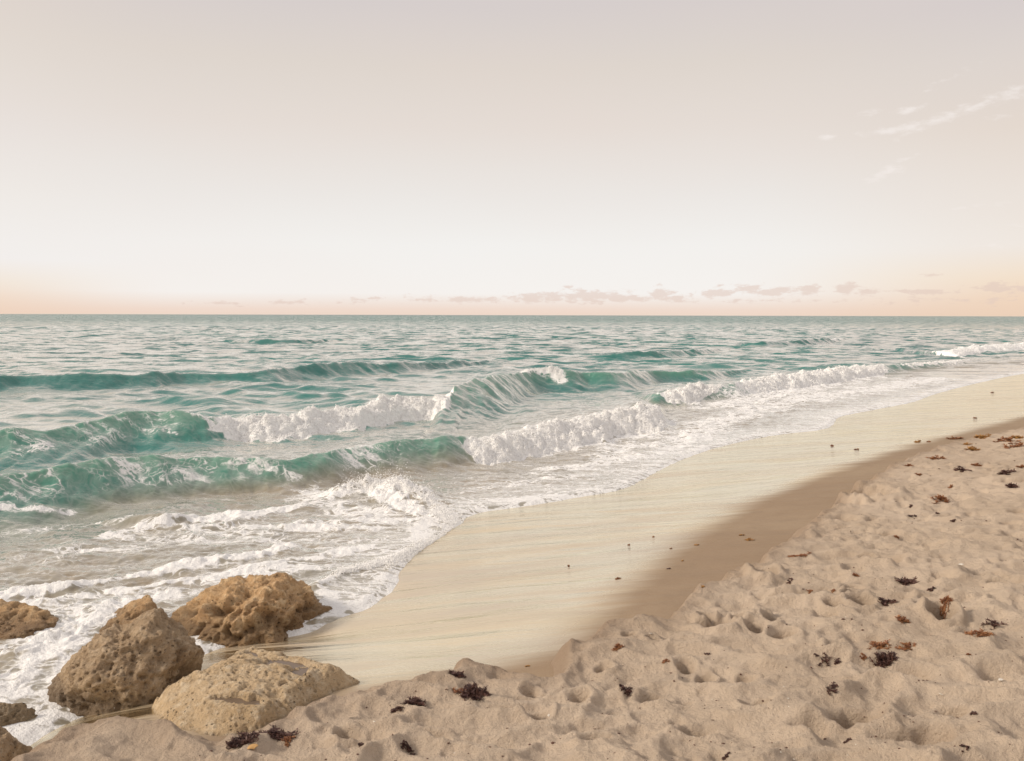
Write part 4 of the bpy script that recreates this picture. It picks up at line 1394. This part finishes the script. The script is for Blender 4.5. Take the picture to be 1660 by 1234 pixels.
def chips(name, n, box, size, mat, label, cat, on):
    V, F = [], []
    P = []
    while len(P) < n:
        px, py = random.uniform(box[0], box[2]), random.uniform(box[1], box[3])
        p = at(px, py, .5 if on == 'dry' else .2)
        P.append(p)
    P = np.array(P)
    d = fD(P[:, 0], P[:, 1]); w = fW(P[:, 0], P[:, 1])
    P = P[(d > .15)] if on == 'dry' else P[(d < -.05) & (w > .1)]
    P[:, 2] = ground_z(P[:, 0], P[:, 1]) - (.001 if on == 'wet' else 0)
    dist = np.hypot(P[:, 0], P[:, 1])
    R = RNG.uniform(.25, 1, len(P)) ** 3 * 1.25 * size * (.6 + dist / 12)
    n = len(P)
    sc = R[:, None, None] * (1 + RNG.uniform(-.4, .4, (n, 12, 1)))
    sq = np.stack([RNG.uniform(.7, 1.6, n), RNG.uniform(.6, 1.2, n), RNG.uniform(.35, .8, n)], 1)[:, None, :]
    V = (ICO_V[None] * sc * sq + P[:, None, :]).reshape(-1, 3)
    F = (ICO_F[None] + (np.arange(n) * 12)[:, None, None]).reshape(-1, 3)
    o = mesh_obj(name, V, F, mat, smooth_=False)
    tag(o, label, cat, kind='stuff')


WEEDBIT = mat_plain('weed_crumb', (.12, .055, .035, 1), .8)
SHELLM = mat_plain('shell_white', (.78, .72, .62, 1), .4)
chips('weed_crumbs', 2400, (250, 700, 1750, 1260), .0055, WEEDBIT, 'dark crumbs of dried weed scattered over the dry sand', 'weed crumbs', 'dry')
chips('shell_chips', 260, (600, 760, 1750, 1260), .0042, SHELLM, 'white shell chips scattered over the dry sand', 'shell chips', 'dry')
chips('sand_specks', 700, (560, 640, 1700, 1110), .0022, WEEDBIT, 'tiny dark specks scattered over the shining wet sand', 'specks', 'wet')


def shell(px, py, size, mat, label):
    c = ground_at(px, py)
    V, F = [], []
    nr, nt = 8, 22
    for i in range(nr + 1):
        u = i / nr
        for j in range(nt):
            t = -1.25 + 2.5 * j / (nt - 1)
            rib = 1 + .05 * math.cos(j * math.pi)
            rad = u * (1 - .22 * t * t * .5) * rib
            x_ = math.sin(t) * rad * size; y_ = (math.cos(t) * rad) * size
            z_ = size * .42 * math.sin(min(u, 1) * math.pi * .55) * (1 - .35 * (t / 1.25) ** 2) * (1 - .5 * u) + .002
            V.append((x_, y_ - size * .5, z_ + .003))
    for i in range(nr):
        for j in range(nt - 1):
            a = i * nt + j
            F.append((a, a + 1, a + nt + 1, a + nt))
    o = mesh_obj('seashell', V, F, mat)
    o.location = c; o.rotation_euler = (.15, -.1, random.uniform(0, 6))
    sm = o.modifiers.new('thickness', 'SOLIDIFY'); sm.thickness = size * .07
    tag(o, label, 'shell', 'seashells on the dry sand')


ORSH = mat_plain('shell_orange', (.62, .36, .13, 1), .4)
shell(410, 1215, .028, ORSH, 'orange yellow shell in front of the seaweed mat by the flat rock')
shell(1558, 917, .020, SHELLM, 'white shell on flat sand in the upper right')
shell(1622, 1104, .016, SHELLM, 'white shell by the right edge of the lower sand')
shell(1055, 1034, .014, SHELLM, 'white shell near the lip of the dry sand')
shell(1525, 1128, .013, SHELLM, 'small white shell right of the round seaweed ball')
shell(890, 1163, .013, SHELLM, 'small white shell right of the largest seaweed tuft')
print('VERTS', sum(len(o.data.vertices) for o in bpy.data.objects if o.type == 'MESH'))
